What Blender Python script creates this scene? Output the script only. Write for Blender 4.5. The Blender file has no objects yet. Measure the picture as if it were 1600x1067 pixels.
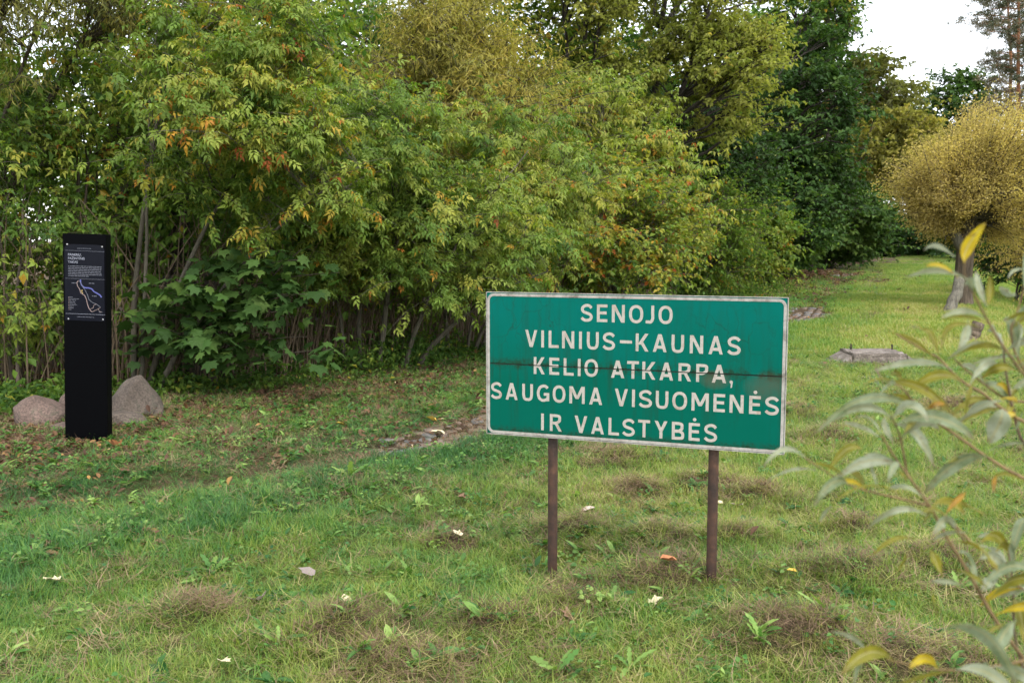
import bpy, bmesh, math, random
import numpy as np
from mathutils import Vector, Matrix

SC = bpy.context.scene
# ---------------------------------------------------------------- camera
CAM_H = 1.65
PITCH = math.radians(5.82)
F_PX = 35 / 36 * 1600
cam_d = bpy.data.cameras.new("camera")
cam = bpy.data.objects.new("camera", cam_d)
SC.collection.objects.link(cam)
cam.location = (0, 0, CAM_H)
cam.rotation_euler = (math.radians(90) - PITCH, 0, 0)
cam_d.lens = 35
cam_d.sensor_width = 36
cam_d.clip_start = 0.05
cam_d.clip_end = 3000
cam_d.dof.use_dof = True
cam_d.dof.focus_distance = 5.4
cam_d.dof.aperture_fstop = 7.0
SC.camera = cam

# ---------------------------------------------------------------- overcast sky
world = bpy.data.worlds.new("World")
SC.world = world
world.use_nodes = True
wn, wl = world.node_tree.nodes, world.node_tree.links
wn.clear()
SUN_EL, SUN_AZ = math.radians(48), math.radians(150)
sky = wn.new("ShaderNodeTexSky")
sky.sky_type = 'NISHITA'
sky.sun_disc = False
sky.sun_elevation = SUN_EL
sky.sun_rotation = SUN_AZ
bg_sky = wn.new("ShaderNodeBackground")
bg_sky.inputs['Strength'].default_value = 0.05
wl.new(sky.outputs[0], bg_sky.inputs['Color'])
bg_cloud = wn.new("ShaderNodeBackground")          # closed cloud cover
tcw = wn.new("ShaderNodeTexCoord")
nzw = wn.new("ShaderNodeTexNoise")
nzw.inputs['Scale'].default_value = 2.2
nzw.inputs['Detail'].default_value = 4
rw = wn.new("ShaderNodeValToRGB")
rw.color_ramp.elements[0].color = (0.90, 0.91, 0.93, 1)
rw.color_ramp.elements[1].color = (1.0, 0.99, 0.97, 1)
wl.new(tcw.outputs['Generated'], nzw.inputs['Vector'])
wl.new(nzw.outputs[0], rw.inputs[0])
wl.new(rw.outputs[0], bg_cloud.inputs['Color'])
bg_cloud.inputs['Strength'].default_value = 0.85
addw = wn.new("ShaderNodeAddShader")
wo = wn.new("ShaderNodeOutputWorld")
wl.new(bg_sky.outputs[0], addw.inputs[0])
wl.new(bg_cloud.outputs[0], addw.inputs[1])
wl.new(addw.outputs[0], wo.inputs[0])

sun_d = bpy.data.lights.new("sun", 'SUN')
sun_d.energy = 1.3
sun_d.angle = math.radians(25)
sun_d.color = (1.0, 0.96, 0.90)
sun = bpy.data.objects.new("sun", sun_d)
SC.collection.objects.link(sun)
# Nishita: rotation 0 puts the sun on +Y, growing clockwise seen from above
sdir = Vector((math.sin(SUN_AZ) * math.cos(SUN_EL), math.cos(SUN_AZ) * math.cos(SUN_EL), math.sin(SUN_EL)))
sun.rotation_euler = sdir.to_track_quat('Z', 'Y').to_euler()

SC.view_settings.view_transform = 'Standard'
SC.view_settings.look = 'None'
SC.view_settings.gamma = 1
SC.view_settings.use_curve_mapping = False
SC.view_settings.exposure = 1.38
SC.render.engine = 'CYCLES'
SC.cycles.max_bounces = 6
SC.cycles.diffuse_bounces = 4
SC.cycles.glossy_bounces = 2
SC.cycles.transmission_bounces = 3
SC.cycles.transparent_max_bounces = 4
SC.cycles.caustics_reflective = False
SC.cycles.caustics_refractive = False
SC.cycles.use_denoising = True
SC.cycles.use_adaptive_sampling = True
SC.cycles.adaptive_threshold = 0.02

RNG = np.random.default_rng(7)
random.seed(7)


# ---------------------------------------------------------------- helpers
def ray(px, py):
    x = (px - 800) / F_PX
    y = (533.5 - py) / F_PX
    a = math.radians(90) - PITCH
    return np.array([x, y * math.cos(a) + math.sin(a), y * math.sin(a) - math.cos(a)])


def at(px, py, Y):
    """the world point at distance Y seen at a photograph pixel (measuring aid)"""
    d = ray(px, py)
    return np.array([0, 0, CAM_H]) + d * (Y / d[1])


def hash2(i, j, s):
    n = np.sin(i * 127.1 + j * 311.7 + s * 74.7) * 43758.5453
    return n - np.floor(n)


def vnoise(x, y, scale=1.0, seed=0, octaves=1):
    x = np.asarray(x, float); y = np.asarray(y, float)
    out = 0; amp = 1; tot = 0
    for o in range(octaves):
        xx, yy = x / scale, y / scale
        i, j = np.floor(xx), np.floor(yy)
        fx, fy = xx - i, yy - j
        fx = fx * fx * (3 - 2 * fx); fy = fy * fy * (3 - 2 * fy)
        a = hash2(i, j, seed + o); b = hash2(i + 1, j, seed + o)
        c = hash2(i, j + 1, seed + o); d = hash2(i + 1, j + 1, seed + o)
        out = out + amp * ((a * (1 - fx) + b * fx) * (1 - fy) + (c * (1 - fx) + d * fx) * fy)
        tot += amp; amp *= .5; scale *= .5
    return out / tot


def sstep(a, b, x):
    t = np.clip((x - a) / (b - a), 0, 1)
    return t * t * (3 - 2 * t)


def hedge_x(y):   # foot line of the thicket along the left side of the clearing
    return np.interp(y, [0, 6, 9.7, 11.4, 15.5, 34, 85, 120], [-13, -8.7, -5.0, -2.9, -.3, 8.3, 32.5, 47])


def verge(x, y):   # distance out from the thicket, allowing for the slant of its foot line near the pillar
    return (x - hedge_x(y)) * np.interp(y, [8.5, 14], [.5, 1.0])


def track_x(y):   # the old road's worn wheel track
    return np.interp(y, [3, 4.5, 6.2, 7, 7.9, 9.2, 22, 46, 90], [-9, -6, -3.2, -1.7, -.8, -.1, 6.5, 15.5, 33])


LUSH = [(-4.4, 4.0), (-2.6, 4.9), (-1.6, 5.8), (-.83, 7.0), (-.1, 8.0), (.9, 9.3)]


def seg_dist(x, y, P):
    best = np.full(np.shape(x), 1e9)
    for (ax, ay), (bx, by) in zip(P[:-1], P[1:]):
        dx, dy = bx - ax, by - ay
        t = np.clip(((x - ax) * dx + (y - ay) * dy) / (dx * dx + dy * dy), 0, 1)
        best = np.minimum(best, np.hypot(x - ax - t * dx, y - ay - t * dy))
    return best


THATCH = []
for (px, py, r) in [(1330, 912, .30), (1440, 890, .22), (1240, 1000, .28), (1330, 835, .16), (1185, 780, .22), (1020, 850, .20), (1040, 905, .22),
                    (880, 945, .18), (540, 985, .22), (900, 830, .2), (1300, 690, .2), (1210, 650, .3), (1000, 770, .2), (700, 850, .15), (1440, 1040, .25),
                    (600, 1035, .2), (760, 980, .15), (1150, 850, .18), (300, 960, .15), (960, 720, .25), (1100, 760, .2), (930, 905, .14), (1500, 640, .3)]:
    d = ray(px, py); t = CAM_H / -d[2]
    THATCH.append((d[0] * t, d[1] * t, r))


def thatch(x, y):
    o = np.zeros(np.shape(x))
    for (a, b, r) in THATCH:
        o = np.maximum(o, np.exp(-(((x - a) / (r * 1.15)) ** 2 + ((y - b) / (r * .8)) ** 2) * (.6 + .9 * vnoise(x, y, .18, 47, 2))))
    return o


def lush(x, y):
    return np.exp(-(seg_dist(x, y, LUSH) / .55) ** 2)


FOOT = []


def terrain(x, y):
    x = np.asarray(x, float); y = np.asarray(y, float)
    near = np.clip(1.4 - np.abs(y) / 60, .25, 1)
    h = (vnoise(x, y, 2.6, 3, 2) - .5) * .10 * near
    h = h + (vnoise(x, y, .5, 9, 2) - .5) * .05 * np.clip(1.2 - np.abs(y) / 25, 0, 1)
    h = h + .085 * thatch(x, y) + .05 * lush(x, y)
    h = h - .05 * np.exp(-((x - track_x(y)) / .45) ** 2)
    h = h + .09 * np.exp(-((x - 1.0) ** 2 + (y - 4.6) ** 2) / .35)
    h = h - 1.3 * sstep(0, 5, x - (10.2 + .42 * (y - 22))) * sstep(9, 20, y)     # ditch right of the old road
    h = h + .25 * sstep(0, 8, hedge_x(y) - x)
    h = h + .3 * sstep(28, 80, y)
    calm = np.exp(-(((x + .12) ** 2 + (y - 4.9) ** 2) / .25))
    h = h * (1 - calm * .7)
    for (ax, ay, off) in FOOT:
        h = h + off * np.exp(-((x - ax) ** 2 + (y - ay) ** 2) / .16)
    return h


def gz(x, y):
    return float(terrain(np.array([x]), np.array([y]))[0])


def ground_at(px, py):
    d = ray(px, py); t = CAM_H / -d[2]
    for _ in range(4):
        p = np.array([0, 0, CAM_H]) + d * t
        t = (CAM_H - gz(p[0], p[1])) / -d[2]
    p = np.array([0, 0, CAM_H]) + d * t
    return p[0], p[1]


for _ax, _ay, _t in ((.20, 4.88, -.075), (.95, 4.60, .015)):       # the ground at the feet of the two sign posts
    FOOT.append((_ax, _ay, _t - gz(_ax, _ay)))
# the two feet overlap a little: one correction pass
_e = [(a, b, t - gz(a, b)) for a, b, t in ((.20, 4.88, -.075), (.95, 4.60, .015))]
FOOT = [(f[0], f[1], f[2] + e_[2]) for f, e_ in zip(FOOT, _e)]

PATCHES = [(7.75, 10.2, .42), (20.0, 24.5, .5), (43.5, 47, .6)]


def patch_mask(x, y):
    o = np.zeros(np.shape(x))
    for (a, b, hw) in PATCHES:
        o = np.maximum(o, np.exp(-(((x - track_x(y)) / (hw * .95)) ** 4)) * sstep(a - .2, a + .3, y) * (1 - sstep(b - .3, b + .2, y)))
    return o


def link(o, parent=None):
    SC.collection.objects.link(o)
    if parent is not None:
        o.parent = parent
    return o


def thing(name, loc, label, cat, group=None):
    o = bpy.data.objects.new(name, None)
    o.empty_display_size = .2
    o.location = loc
    o['label'] = label; o['category'] = cat
    if group: o['group'] = group
    SC.collection.objects.link(o)
    return o


def tag(o, label=None, cat=None, group=None, kind=None):
    if label: o['label'] = label
    if cat: o['category'] = cat
    if group: o['group'] = group
    if kind: o['kind'] = kind
    return o


def make_mesh(name, V, F, mats, smooth=True, attrs=None, fmat=None):
    """V (n,3); F list of int arrays, each (m,3) or (m,4)"""
    me = bpy.data.meshes.new(name)
    V = np.asarray(V, np.float32)
    F = [np.asarray(f, np.int32) for f in F if len(f)]
    idx = np.concatenate([f.ravel() for f in F])
    tot = np.concatenate([np.full(len(f), f.shape[1], np.int32) for f in F])
    start = np.concatenate([[0], np.cumsum(tot)[:-1]]).astype(np.int32)
    me.vertices.add(len(V)); me.vertices.foreach_set('co', V.ravel())
    me.loops.add(len(idx)); me.loops.foreach_set('vertex_index', idx)
    me.polygons.add(len(tot)); me.polygons.foreach_set('loop_start', start)
    me.update(calc_edges=True)
    me.polygons.foreach_set('use_smooth', np.full(len(tot), bool(smooth)))
    if fmat is not None:
        me.polygons.foreach_set('material_index', np.asarray(fmat, np.int32))
    for m in mats if isinstance(mats, (list, tuple)) else [mats]:
        me.materials.append(m)
    for k, a in (attrs or {}).items():
        at_ = me.attributes.new(k, 'FLOAT', 'POINT')
        at_.data.foreach_set('value', np.asarray(a, np.float32))
    me.update()
    return me


def mobj(name, me, parent=None, loc=None):
    o = bpy.data.objects.new(name, me)
    if loc is not None: o.location = loc
    return link(o, parent)


def norm(a):
    return a / np.maximum(np.linalg.norm(a, axis=-1, keepdims=True), 1e-9)


def tubes(P, R, m=5):
    """P (n,k,3) paths, R (n,k) radii -> verts, quads"""
    P = np.asarray(P, float); R = np.asarray(R, float)
    n, k, _ = P.shape
    T = norm(np.gradient(P, axis=1))
    ref = np.where(np.abs(T[:, :1, 2:3]) > .9, np.array([1., 0, 0]), np.array([0, 0, 1.]))
    ref = np.broadcast_to(ref, T.shape)
    U = norm(np.cross(T, ref)); W = np.cross(T, U)
    a = np.linspace(0, 2 * np.pi, m, endpoint=False)
    V = P[:, :, None, :] + R[:, :, None, None] * (np.cos(a)[None, None, :, None] * U[:, :, None, :] + np.sin(a)[None, None, :, None] * W[:, :, None, :])
    idx = np.arange(n * k * m).reshape(n, k, m)
    q = np.stack([idx[:, :-1, :], np.roll(idx, -1, 2)[:, :-1, :], np.roll(idx, -1, 2)[:, 1:, :], idx[:, 1:, :]], -1)
    return V.reshape(-1, 3), q.reshape(-1, 4)


def bez(A, B, C, k):
    t = np.linspace(0, 1, k)[None, :, None]
    return (1 - t) ** 2 * A[:, None] + 2 * t * (1 - t) * B[:, None] + t * t * C[:, None]


def box_mesh(name, x0, x1, y0, y1, z0, z1, mat, bevel=0.0):
    bm = bmesh.new()
    bmesh.ops.create_cube(bm, size=1)
    for v in bm.verts:
        v.co = ((x0 + x1) / 2 + v.co.x * (x1 - x0), (y0 + y1) / 2 + v.co.y * (y1 - y0), (z0 + z1) / 2 + v.co.z * (z1 - z0))
    if bevel:
        bmesh.ops.bevel(bm, geom=list(bm.edges), offset=bevel, segments=2, affect='EDGES')
    me = bpy.data.meshes.new(name); bm.to_mesh(me); bm.free()
    me.materials.append(mat)
    return me


# ---------------------------------------------------------------- materials
def new_mat(name):
    m = bpy.data.materials.new(name); m.use_nodes = True
    nt = m.node_tree; nt.nodes.clear()
    out = nt.nodes.new('ShaderNodeOutputMaterial')
    return m, nt, nt.nodes, nt.links, out


def ramp(N, stops, interp='LINEAR'):
    r = N.new('ShaderNodeValToRGB'); cr = r.color_ramp; cr.interpolation = interp
    while len(cr.elements) < len(stops): cr.elements.new(.5)
    for e, (p, c) in zip(cr.elements, stops):
        e.position = p; e.color = (*c, 1)
    return r


def noise(N, L, scale, detail=4, rough=.55, coord=None, dist=0):
    n = N.new('ShaderNodeTexNoise'); n.inputs['Scale'].default_value = scale
    n.inputs['Detail'].default_value = detail; n.inputs['Roughness'].default_value = rough
    n.inputs['Distortion'].default_value = dist
    if coord is not None: L.new(coord, n.inputs['Vector'])
    return n


def leaf_mat(name, stops, trans=.42, rough=.55, inst=False, spec=.2, valmul=1.0):
    m, nt, N, L, out = new_mat(name)
    at_ = N.new('ShaderNodeAttribute'); at_.attribute_name = 'tint'
    if inst: at_.attribute_type = 'INSTANCER'
    lf = N.new('ShaderNodeAttribute'); lf.attribute_name = 'leafv'
    ad = N.new('ShaderNodeMath'); ad.operation = 'ADD'
    L.new(at_.outputs['Fac'], ad.inputs[0]); L.new(lf.outputs['Fac'], ad.inputs[1])
    r = ramp(N, stops); L.new(ad.outputs[0], r.inputs[0])
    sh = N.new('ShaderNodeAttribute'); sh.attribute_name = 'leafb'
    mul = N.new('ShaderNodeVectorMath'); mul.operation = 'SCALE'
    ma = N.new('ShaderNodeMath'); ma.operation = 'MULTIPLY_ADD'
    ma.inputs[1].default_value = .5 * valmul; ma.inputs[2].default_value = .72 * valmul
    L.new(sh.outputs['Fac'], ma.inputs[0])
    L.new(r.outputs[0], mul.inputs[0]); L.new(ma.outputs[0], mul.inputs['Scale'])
    b = N.new('ShaderNodeBsdfPrincipled'); b.inputs['Roughness'].default_value = rough
    b.inputs['Specular IOR Level'].default_value = spec
    L.new(mul.outputs[0], b.inputs['Base Color'])
    t = N.new('ShaderNodeBsdfTranslucent')
    g = N.new('ShaderNodeVectorMath'); g.operation = 'MULTIPLY'; g.inputs[1].default_value = (1.25, 1.35, .6)
    L.new(mul.outputs[0], g.inputs[0]); L.new(g.outputs[0], t.inputs['Color'])
    mx = N.new('ShaderNodeMixShader'); mx.inputs[0].default_value = trans
    L.new(b.outputs[0], mx.inputs[1]); L.new(t.outputs[0], mx.inputs[2]); L.new(mx.outputs[0], out.inputs[0])
    return m


GREENS = [(0.0, (.018, .045, .014)), (.25, (.050, .110, .020)), (.45, (.120, .195, .030)), (.62, (.230, .265, .045)),
          (.78, (.33, .285, .042)), (.9, (.42, .21, .026)), (1.0, (.30, .085, .025))]
M_LEAF = leaf_mat('leaf', GREENS)
M_ASH = leaf_mat('yellow_green_ash_leaf', [(0, (.09, .13, .03)), (.4, (.20, .24, .05)), (.7, (.34, .33, .08)), (1, (.46, .33, .07))], .48)
M_WILLOW = leaf_mat('olive_willow_leaf', [(0, (.055, .070, .024)), (.4, (.15, .155, .045)), (.7, (.29, .265, .065)), (1, (.40, .31, .07))], .45)
M_BALL = leaf_mat('yellow_willow_leaf', [(0, (.17, .14, .06)), (.4, (.36, .285, .115)), (.7, (.50, .40, .17)), (1, (.58, .43, .15))], .5, valmul=1.15)
M_MAPLE = leaf_mat('maple_leaf', [(0, (.020, .045, .012)), (.5, (.042, .092, .020)), (1, (.10, .155, .03))], .3, .6, spec=.15)
M_PINE = leaf_mat('pine_needles', [(0, (.04, .06, .03)), (.5, (.12, .13, .075)), (1, (.27, .20, .14))], .1)
M_GRASS = leaf_mat('grass_blade', [(0.0, (.042, .120, .042)), (.25, (.095, .215, .052)), (.5, (.190, .270, .050)), (.7, (.33, .34, .095)),
                                   (.85, (.44, .37, .18)), (1.0, (.30, .20, .12))], .42, .4, inst=True)
M_THATCH = leaf_mat('dead_grass', [(0, (.075, .046, .030)), (.5, (.22, .150, .092)), (1, (.44, .34, .20))], .15, .7, inst=True, spec=.1)
M_WEED = leaf_mat('weed_leaf', [(0, (.025, .09, .025)), (.5, (.075, .17, .035)), (1, (.24, .34, .09))], .35, .45, inst=True)
M_LITTER = leaf_mat('fallen_leaf_litter', [(0, (.07, .035, .02)), (.4, (.12, .065, .035)), (.7, (.20, .10, .042)), (.88, (.36, .20, .06)), (1, (.5, .4, .25))],
                    .15, .6, inst=True)


def bark_mat(name, c1, c2, scale=18, stretch=.18, bump=.5):
    m, nt, N, L, out = new_mat(name)
    tc = N.new('ShaderNodeTexCoord'); mp = N.new('ShaderNodeMapping')
    mp.inputs['Scale'].default_value = (1, 1, stretch)
    L.new(tc.outputs['Object'], mp.inputs[0])
    n = noise(N, L, scale, 6, .65, mp.outputs[0], .6)
    r = ramp(N, [(.3, c1), (.68, c2)]); L.new(n.outputs[0], r.inputs[0])
    n2 = noise(N, L, 2.0, 3, .5, tc.outputs['Object'])
    mx = N.new('ShaderNodeMix'); mx.data_type = 'RGBA'; mx.blend_type = 'MULTIPLY'; mx.inputs[0].default_value = .6
    r2 = ramp(N, [(.3, (.55, .6, .45)), (.7, (1, 1, 1))]); L.new(n2.outputs[0], r2.inputs[0])
    L.new(r.outputs[0], mx.inputs[6]); L.new(r2.outputs[0], mx.inputs[7])
    b = N.new('ShaderNodeBsdfPrincipled'); b.inputs['Roughness'].default_value = .9
    L.new(mx.outputs[2], b.inputs['Base Color'])
    bp = N.new('ShaderNodeBump'); bp.inputs['Strength'].default_value = bump; bp.inputs['Distance'].default_value = .03
    L.new(n.outputs[0], bp.inputs['Height']); L.new(bp.outputs[0], b.inputs['Normal'])
    L.new(b.outputs[0], out.inputs[0])
    return m


M_BARK = bark_mat('grey_brown_bark', (.030, .022, .016), (.105, .080, .055))
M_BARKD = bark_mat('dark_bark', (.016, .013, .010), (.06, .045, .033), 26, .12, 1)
M_BARKL = bark_mat('pale_young_bark', (.045, .037, .026), (.125, .108, .078), 30)
M_BARKS = bark_mat('brown_sapling_bark', (.060, .040, .024), (.18, .125, .078), 14)
M_BARKW = bark_mat('furrowed_willow_bark', (.04, .028, .020), (.19, .14, .10), 22, .12, 1)
M_BARKP = bark_mat('orange_pine_bark', (.14, .05, .022), (.42, .19, .09), 10, .3)
M_BARKG = bark_mat('grey_weathered_wood', (.035, .03, .024), (.19, .17, .135), 26, .1)

# ---------------------------------------------------------------- ground
m, nt, N, L, out = new_mat('soil_and_turf')
geo = N.new('ShaderNodeNewGeometry')
n1 = noise(N, L, .9, 5, .6, geo.outputs['Position'])
n2 = noise(N, L, 9, 6, .7, geo.outputs['Position'], .5)
n3 = noise(N, L, 70, 4, .7, geo.outputs['Position'], 1.)
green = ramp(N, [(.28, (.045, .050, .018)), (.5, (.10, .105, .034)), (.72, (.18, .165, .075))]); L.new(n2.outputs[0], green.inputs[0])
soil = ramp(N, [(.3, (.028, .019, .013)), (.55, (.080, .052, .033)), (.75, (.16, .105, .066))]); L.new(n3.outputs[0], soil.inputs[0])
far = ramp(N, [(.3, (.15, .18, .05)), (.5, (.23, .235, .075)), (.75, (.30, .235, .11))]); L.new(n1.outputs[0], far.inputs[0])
a_s = N.new('ShaderNodeAttribute'); a_s.attribute_name = 'soil'
a_f = N.new('ShaderNodeAttribute'); a_f.attribute_name = 'turf'
add = N.new('ShaderNodeMath'); add.operation = 'ADD'; add.use_clamp = True
mm = N.new('ShaderNodeMath'); mm.operation = 'MULTIPLY_ADD'; mm.inputs[1].default_value = 1.6; mm.inputs[2].default_value = -.8
L.new(n2.outputs[0], mm.inputs[0]); L.new(a_s.outputs['Fac'], add.inputs[0]); L.new(mm.outputs[0], add.inputs[1])
mx0 = N.new('ShaderNodeMix'); mx0.data_type = 'RGBA'
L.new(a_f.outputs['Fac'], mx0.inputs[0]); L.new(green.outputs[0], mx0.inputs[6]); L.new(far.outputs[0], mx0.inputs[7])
mx1 = N.new('ShaderNodeMix'); mx1.data_type = 'RGBA'
L.new(add.outputs[0], mx1.inputs[0]); L.new(mx0.outputs[2], mx1.inputs[6]); L.new(soil.outputs[0], mx1.inputs[7])
b = N.new('ShaderNodeBsdfPrincipled'); b.inputs['Roughness'].default_value = .95; b.inputs['Specular IOR Level'].default_value = .1
L.new(mx1.outputs[2], b.inputs['Base Color'])
bp = N.new('ShaderNodeBump'); bp.inputs['Strength'].default_value = .9; bp.inputs['Distance'].default_value = .03
L.new(n3.outputs[0], bp.inputs['Height']); L.new(bp.outputs[0], b.inputs['Normal']); L.new(b.outputs[0], out.inputs[0])
M_GROUND = m

xs = np.unique(np.concatenate([-np.geomspace(14, 500, 26), np.linspace(-14, -5, 46), np.arange(-5, 5, .09), np.linspace(5, 14, 50), np.linspace(14, 45, 50), np.geomspace(45, 500, 20)]))
ys = np.unique(np.concatenate([-np.geomspace(2, 300, 14), np.linspace(-2, 3, 18), np.arange(3, 10, .09), np.linspace(10, 24, 80), np.linspace(24, 100, 110), np.geomspace(100, 900, 20)]))
GX, GY = np.meshgrid(xs, ys)
GZ = terrain(GX, GY)
GZ = GZ * (1 - sstep(100, 140, np.abs(GY))) * (1 - sstep(60, 100, np.abs(GX)))
nx, ny = len(xs), len(ys)
idx = np.arange(nx * ny).reshape(ny, nx)
q = np.stack([idx[:-1, :-1], idx[:-1, 1:], idx[1:, 1:], idx[1:, :-1]], -1).reshape(-1, 4)


def soil_amount(x, y):
    dh = verge(x, y)
    s = .95 * (1 - sstep(1.0, 4.6, dh + 2.2 * (vnoise(x, y, .9, 37, 2) - .5) + 1.3 * sstep(12, 18, y))) + .75 * thatch(x, y)
    s = s + .55 * np.exp(-((x - track_x(y)) / .28) ** 2) * sstep(6.0, 7.2, y) * sstep(.30, .55, vnoise(x, y, 1.4, 31, 2))
    s = s + .8 * patch_mask(x, y) + sstep(10, 18, y) * (.8 * np.exp(-((x - track_x(y) - 1.5) / .32) ** 2) + .6 * np.exp(-((x - track_x(y)) / .35) ** 2)) * sstep(.32, .55, vnoise(x, y, 2.5, 43, 2))
    s = s + .30 * sstep(.56, .78, vnoise(x, y, 1.1, 17, 3)) + .75 * sstep(24, 30, y) * np.exp(-((dh - 2.2) / 2.2) ** 2) * sstep(.38, .6, vnoise(x, y, 1.6, 19, 3)) + .45 * sstep(12, 20, y) * sstep(.6, .72, vnoise(x, y, 2.2, 29, 3))
    return np.clip(s, 0, 1)


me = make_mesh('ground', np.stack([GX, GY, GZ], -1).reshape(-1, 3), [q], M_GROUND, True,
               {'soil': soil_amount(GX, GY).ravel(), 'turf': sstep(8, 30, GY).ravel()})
tag(mobj('ground', me), 'mown grassy clearing with worn wheel track', None, None, 'structure')


# ---------------------------------------------------------------- instanced ground cover (uncountable stuff)
PROTO = {}


def proto_obj(name, V, F, mat, attrs):
    me = make_mesh(name, V, F, mat, False, attrs)
    o = bpy.data.objects.new(name, me)
    return o


def blades(n, h0, h1, w, lean, spread, seed, flat=0.0, k=4):
    """a tuft of n curved grass blades"""
    r = np.random.default_rng(seed)
    V = []; F = []; lv = []; lb = []
    for i in range(n):
        h = r.uniform(h0, h1); a = r.uniform(0, 2 * np.pi); ba = r.uniform(0, 2 * np.pi); bd = spread * math.sqrt(r.uniform())
        d = np.array([math.cos(a), math.sin(a), 0.]); s = np.array([-math.sin(a + r.normal() * .5), math.cos(a + r.normal() * .5), 0])
        s /= np.linalg.norm(s)
        p = np.array([bd * math.cos(ba), bd * math.sin(ba), -.004 + flat * r.uniform(0, .02)])
        th = r.uniform(.05, lean) if not flat else r.uniform(1.1, 1.5)
        curl = r.uniform(.2, 1.3) * (lean if not flat else .25 * r.normal())
        ww = w * r.uniform(.6, 1.25); base = len(V); dd = d.copy(); yaw = r.normal() * (.9 if flat else .25)
        for j in range(k):
            t = j / (k - 1)
            wd = ww * (1 - t ** 2.2) * (.6 + .4 * min(1, t * 4))
            V += [p - s * wd / 2, p + s * wd / 2]
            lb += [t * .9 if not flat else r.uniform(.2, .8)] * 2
            if j < k - 1:
                ang = th + curl * t
                ca, sa = math.cos(yaw / k), math.sin(yaw / k)
                d = np.array([d[0] * ca - d[1] * sa, d[0] * sa + d[1] * ca, 0])
                s = np.array([-d[1], d[0], 0])
                p = p + (d * math.sin(ang) + np.array([0, 0, math.cos(ang)])) * h / (k - 1)
                F.append([base + 2 * j, base + 2 * j + 1, base + 2 * j + 3, base + 2 * j + 2])
        lv += [r.normal() * .09] * (2 * k)
    return np.array(V), [np.array(F)], {'leafv': np.array(lv), 'leafb': np.array(lb)}


def leaf_shape(L_, w, k=4, droop=.3, fold=.2, lobes=0):
    """one leaf lying along +Y: strip with a mid-rib"""
    V = []; F = []
    for j in range(k + 1):
        t = j / k
        wd = w * math.sin(math.pi * min(1, t * .92 + .06)) ** .8 * .5
        if lobes: wd *= 1 + .35 * math.sin(t * math.pi * 2 * lobes)
        if j == k: wd = .0005
        z = -droop * L_ * t * t
        V += [(-wd, L_ * t, z + fold * wd), (0, L_ * t, z), (wd, L_ * t, z + fold * wd)]
    for j in range(k):
        a = 3 * j
        F += [(a, a + 1, a + 4, a + 3), (a + 1, a + 2, a + 5, a + 4)]
    return np.array(V), np.array(F)


def leaf_cluster(n, L0, L1, wr, up0, up1, seed, spread=.0, lobes=0, k=3, stalk=0.0):
    r = np.random.default_rng(seed)
    VV = []; FF = []; lv = []; lb = []; off = 0
    for i in range(n):
        l = r.uniform(L0, L1)
        V, F = leaf_shape(l, l * wr, k, r.uniform(.1, .5), .35, lobes)
        up = r.uniform(up0, up1); a = r.uniform(0, 2 * np.pi)
        R = np.array(Matrix.Rotation(a, 3, 'Z') @ Matrix.Rotation(up, 3, 'X') @ Matrix.Rotation(r.normal() * .4, 3, 'Y'))
        V = V @ R.T + np.array([spread * r.normal(), spread * r.normal(), .003 + stalk * r.uniform(.3, 1)])
        VV.append(V); FF.append(F + off); off += len(V)
        lv += [r.normal() * .12] * len(V); lb += [r.uniform(.2, .9)] * len(V)
    return np.concatenate(VV), [np.concatenate(FF)], {'leafv': np.array(lv), 'leafb': np.array(lb)}


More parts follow.
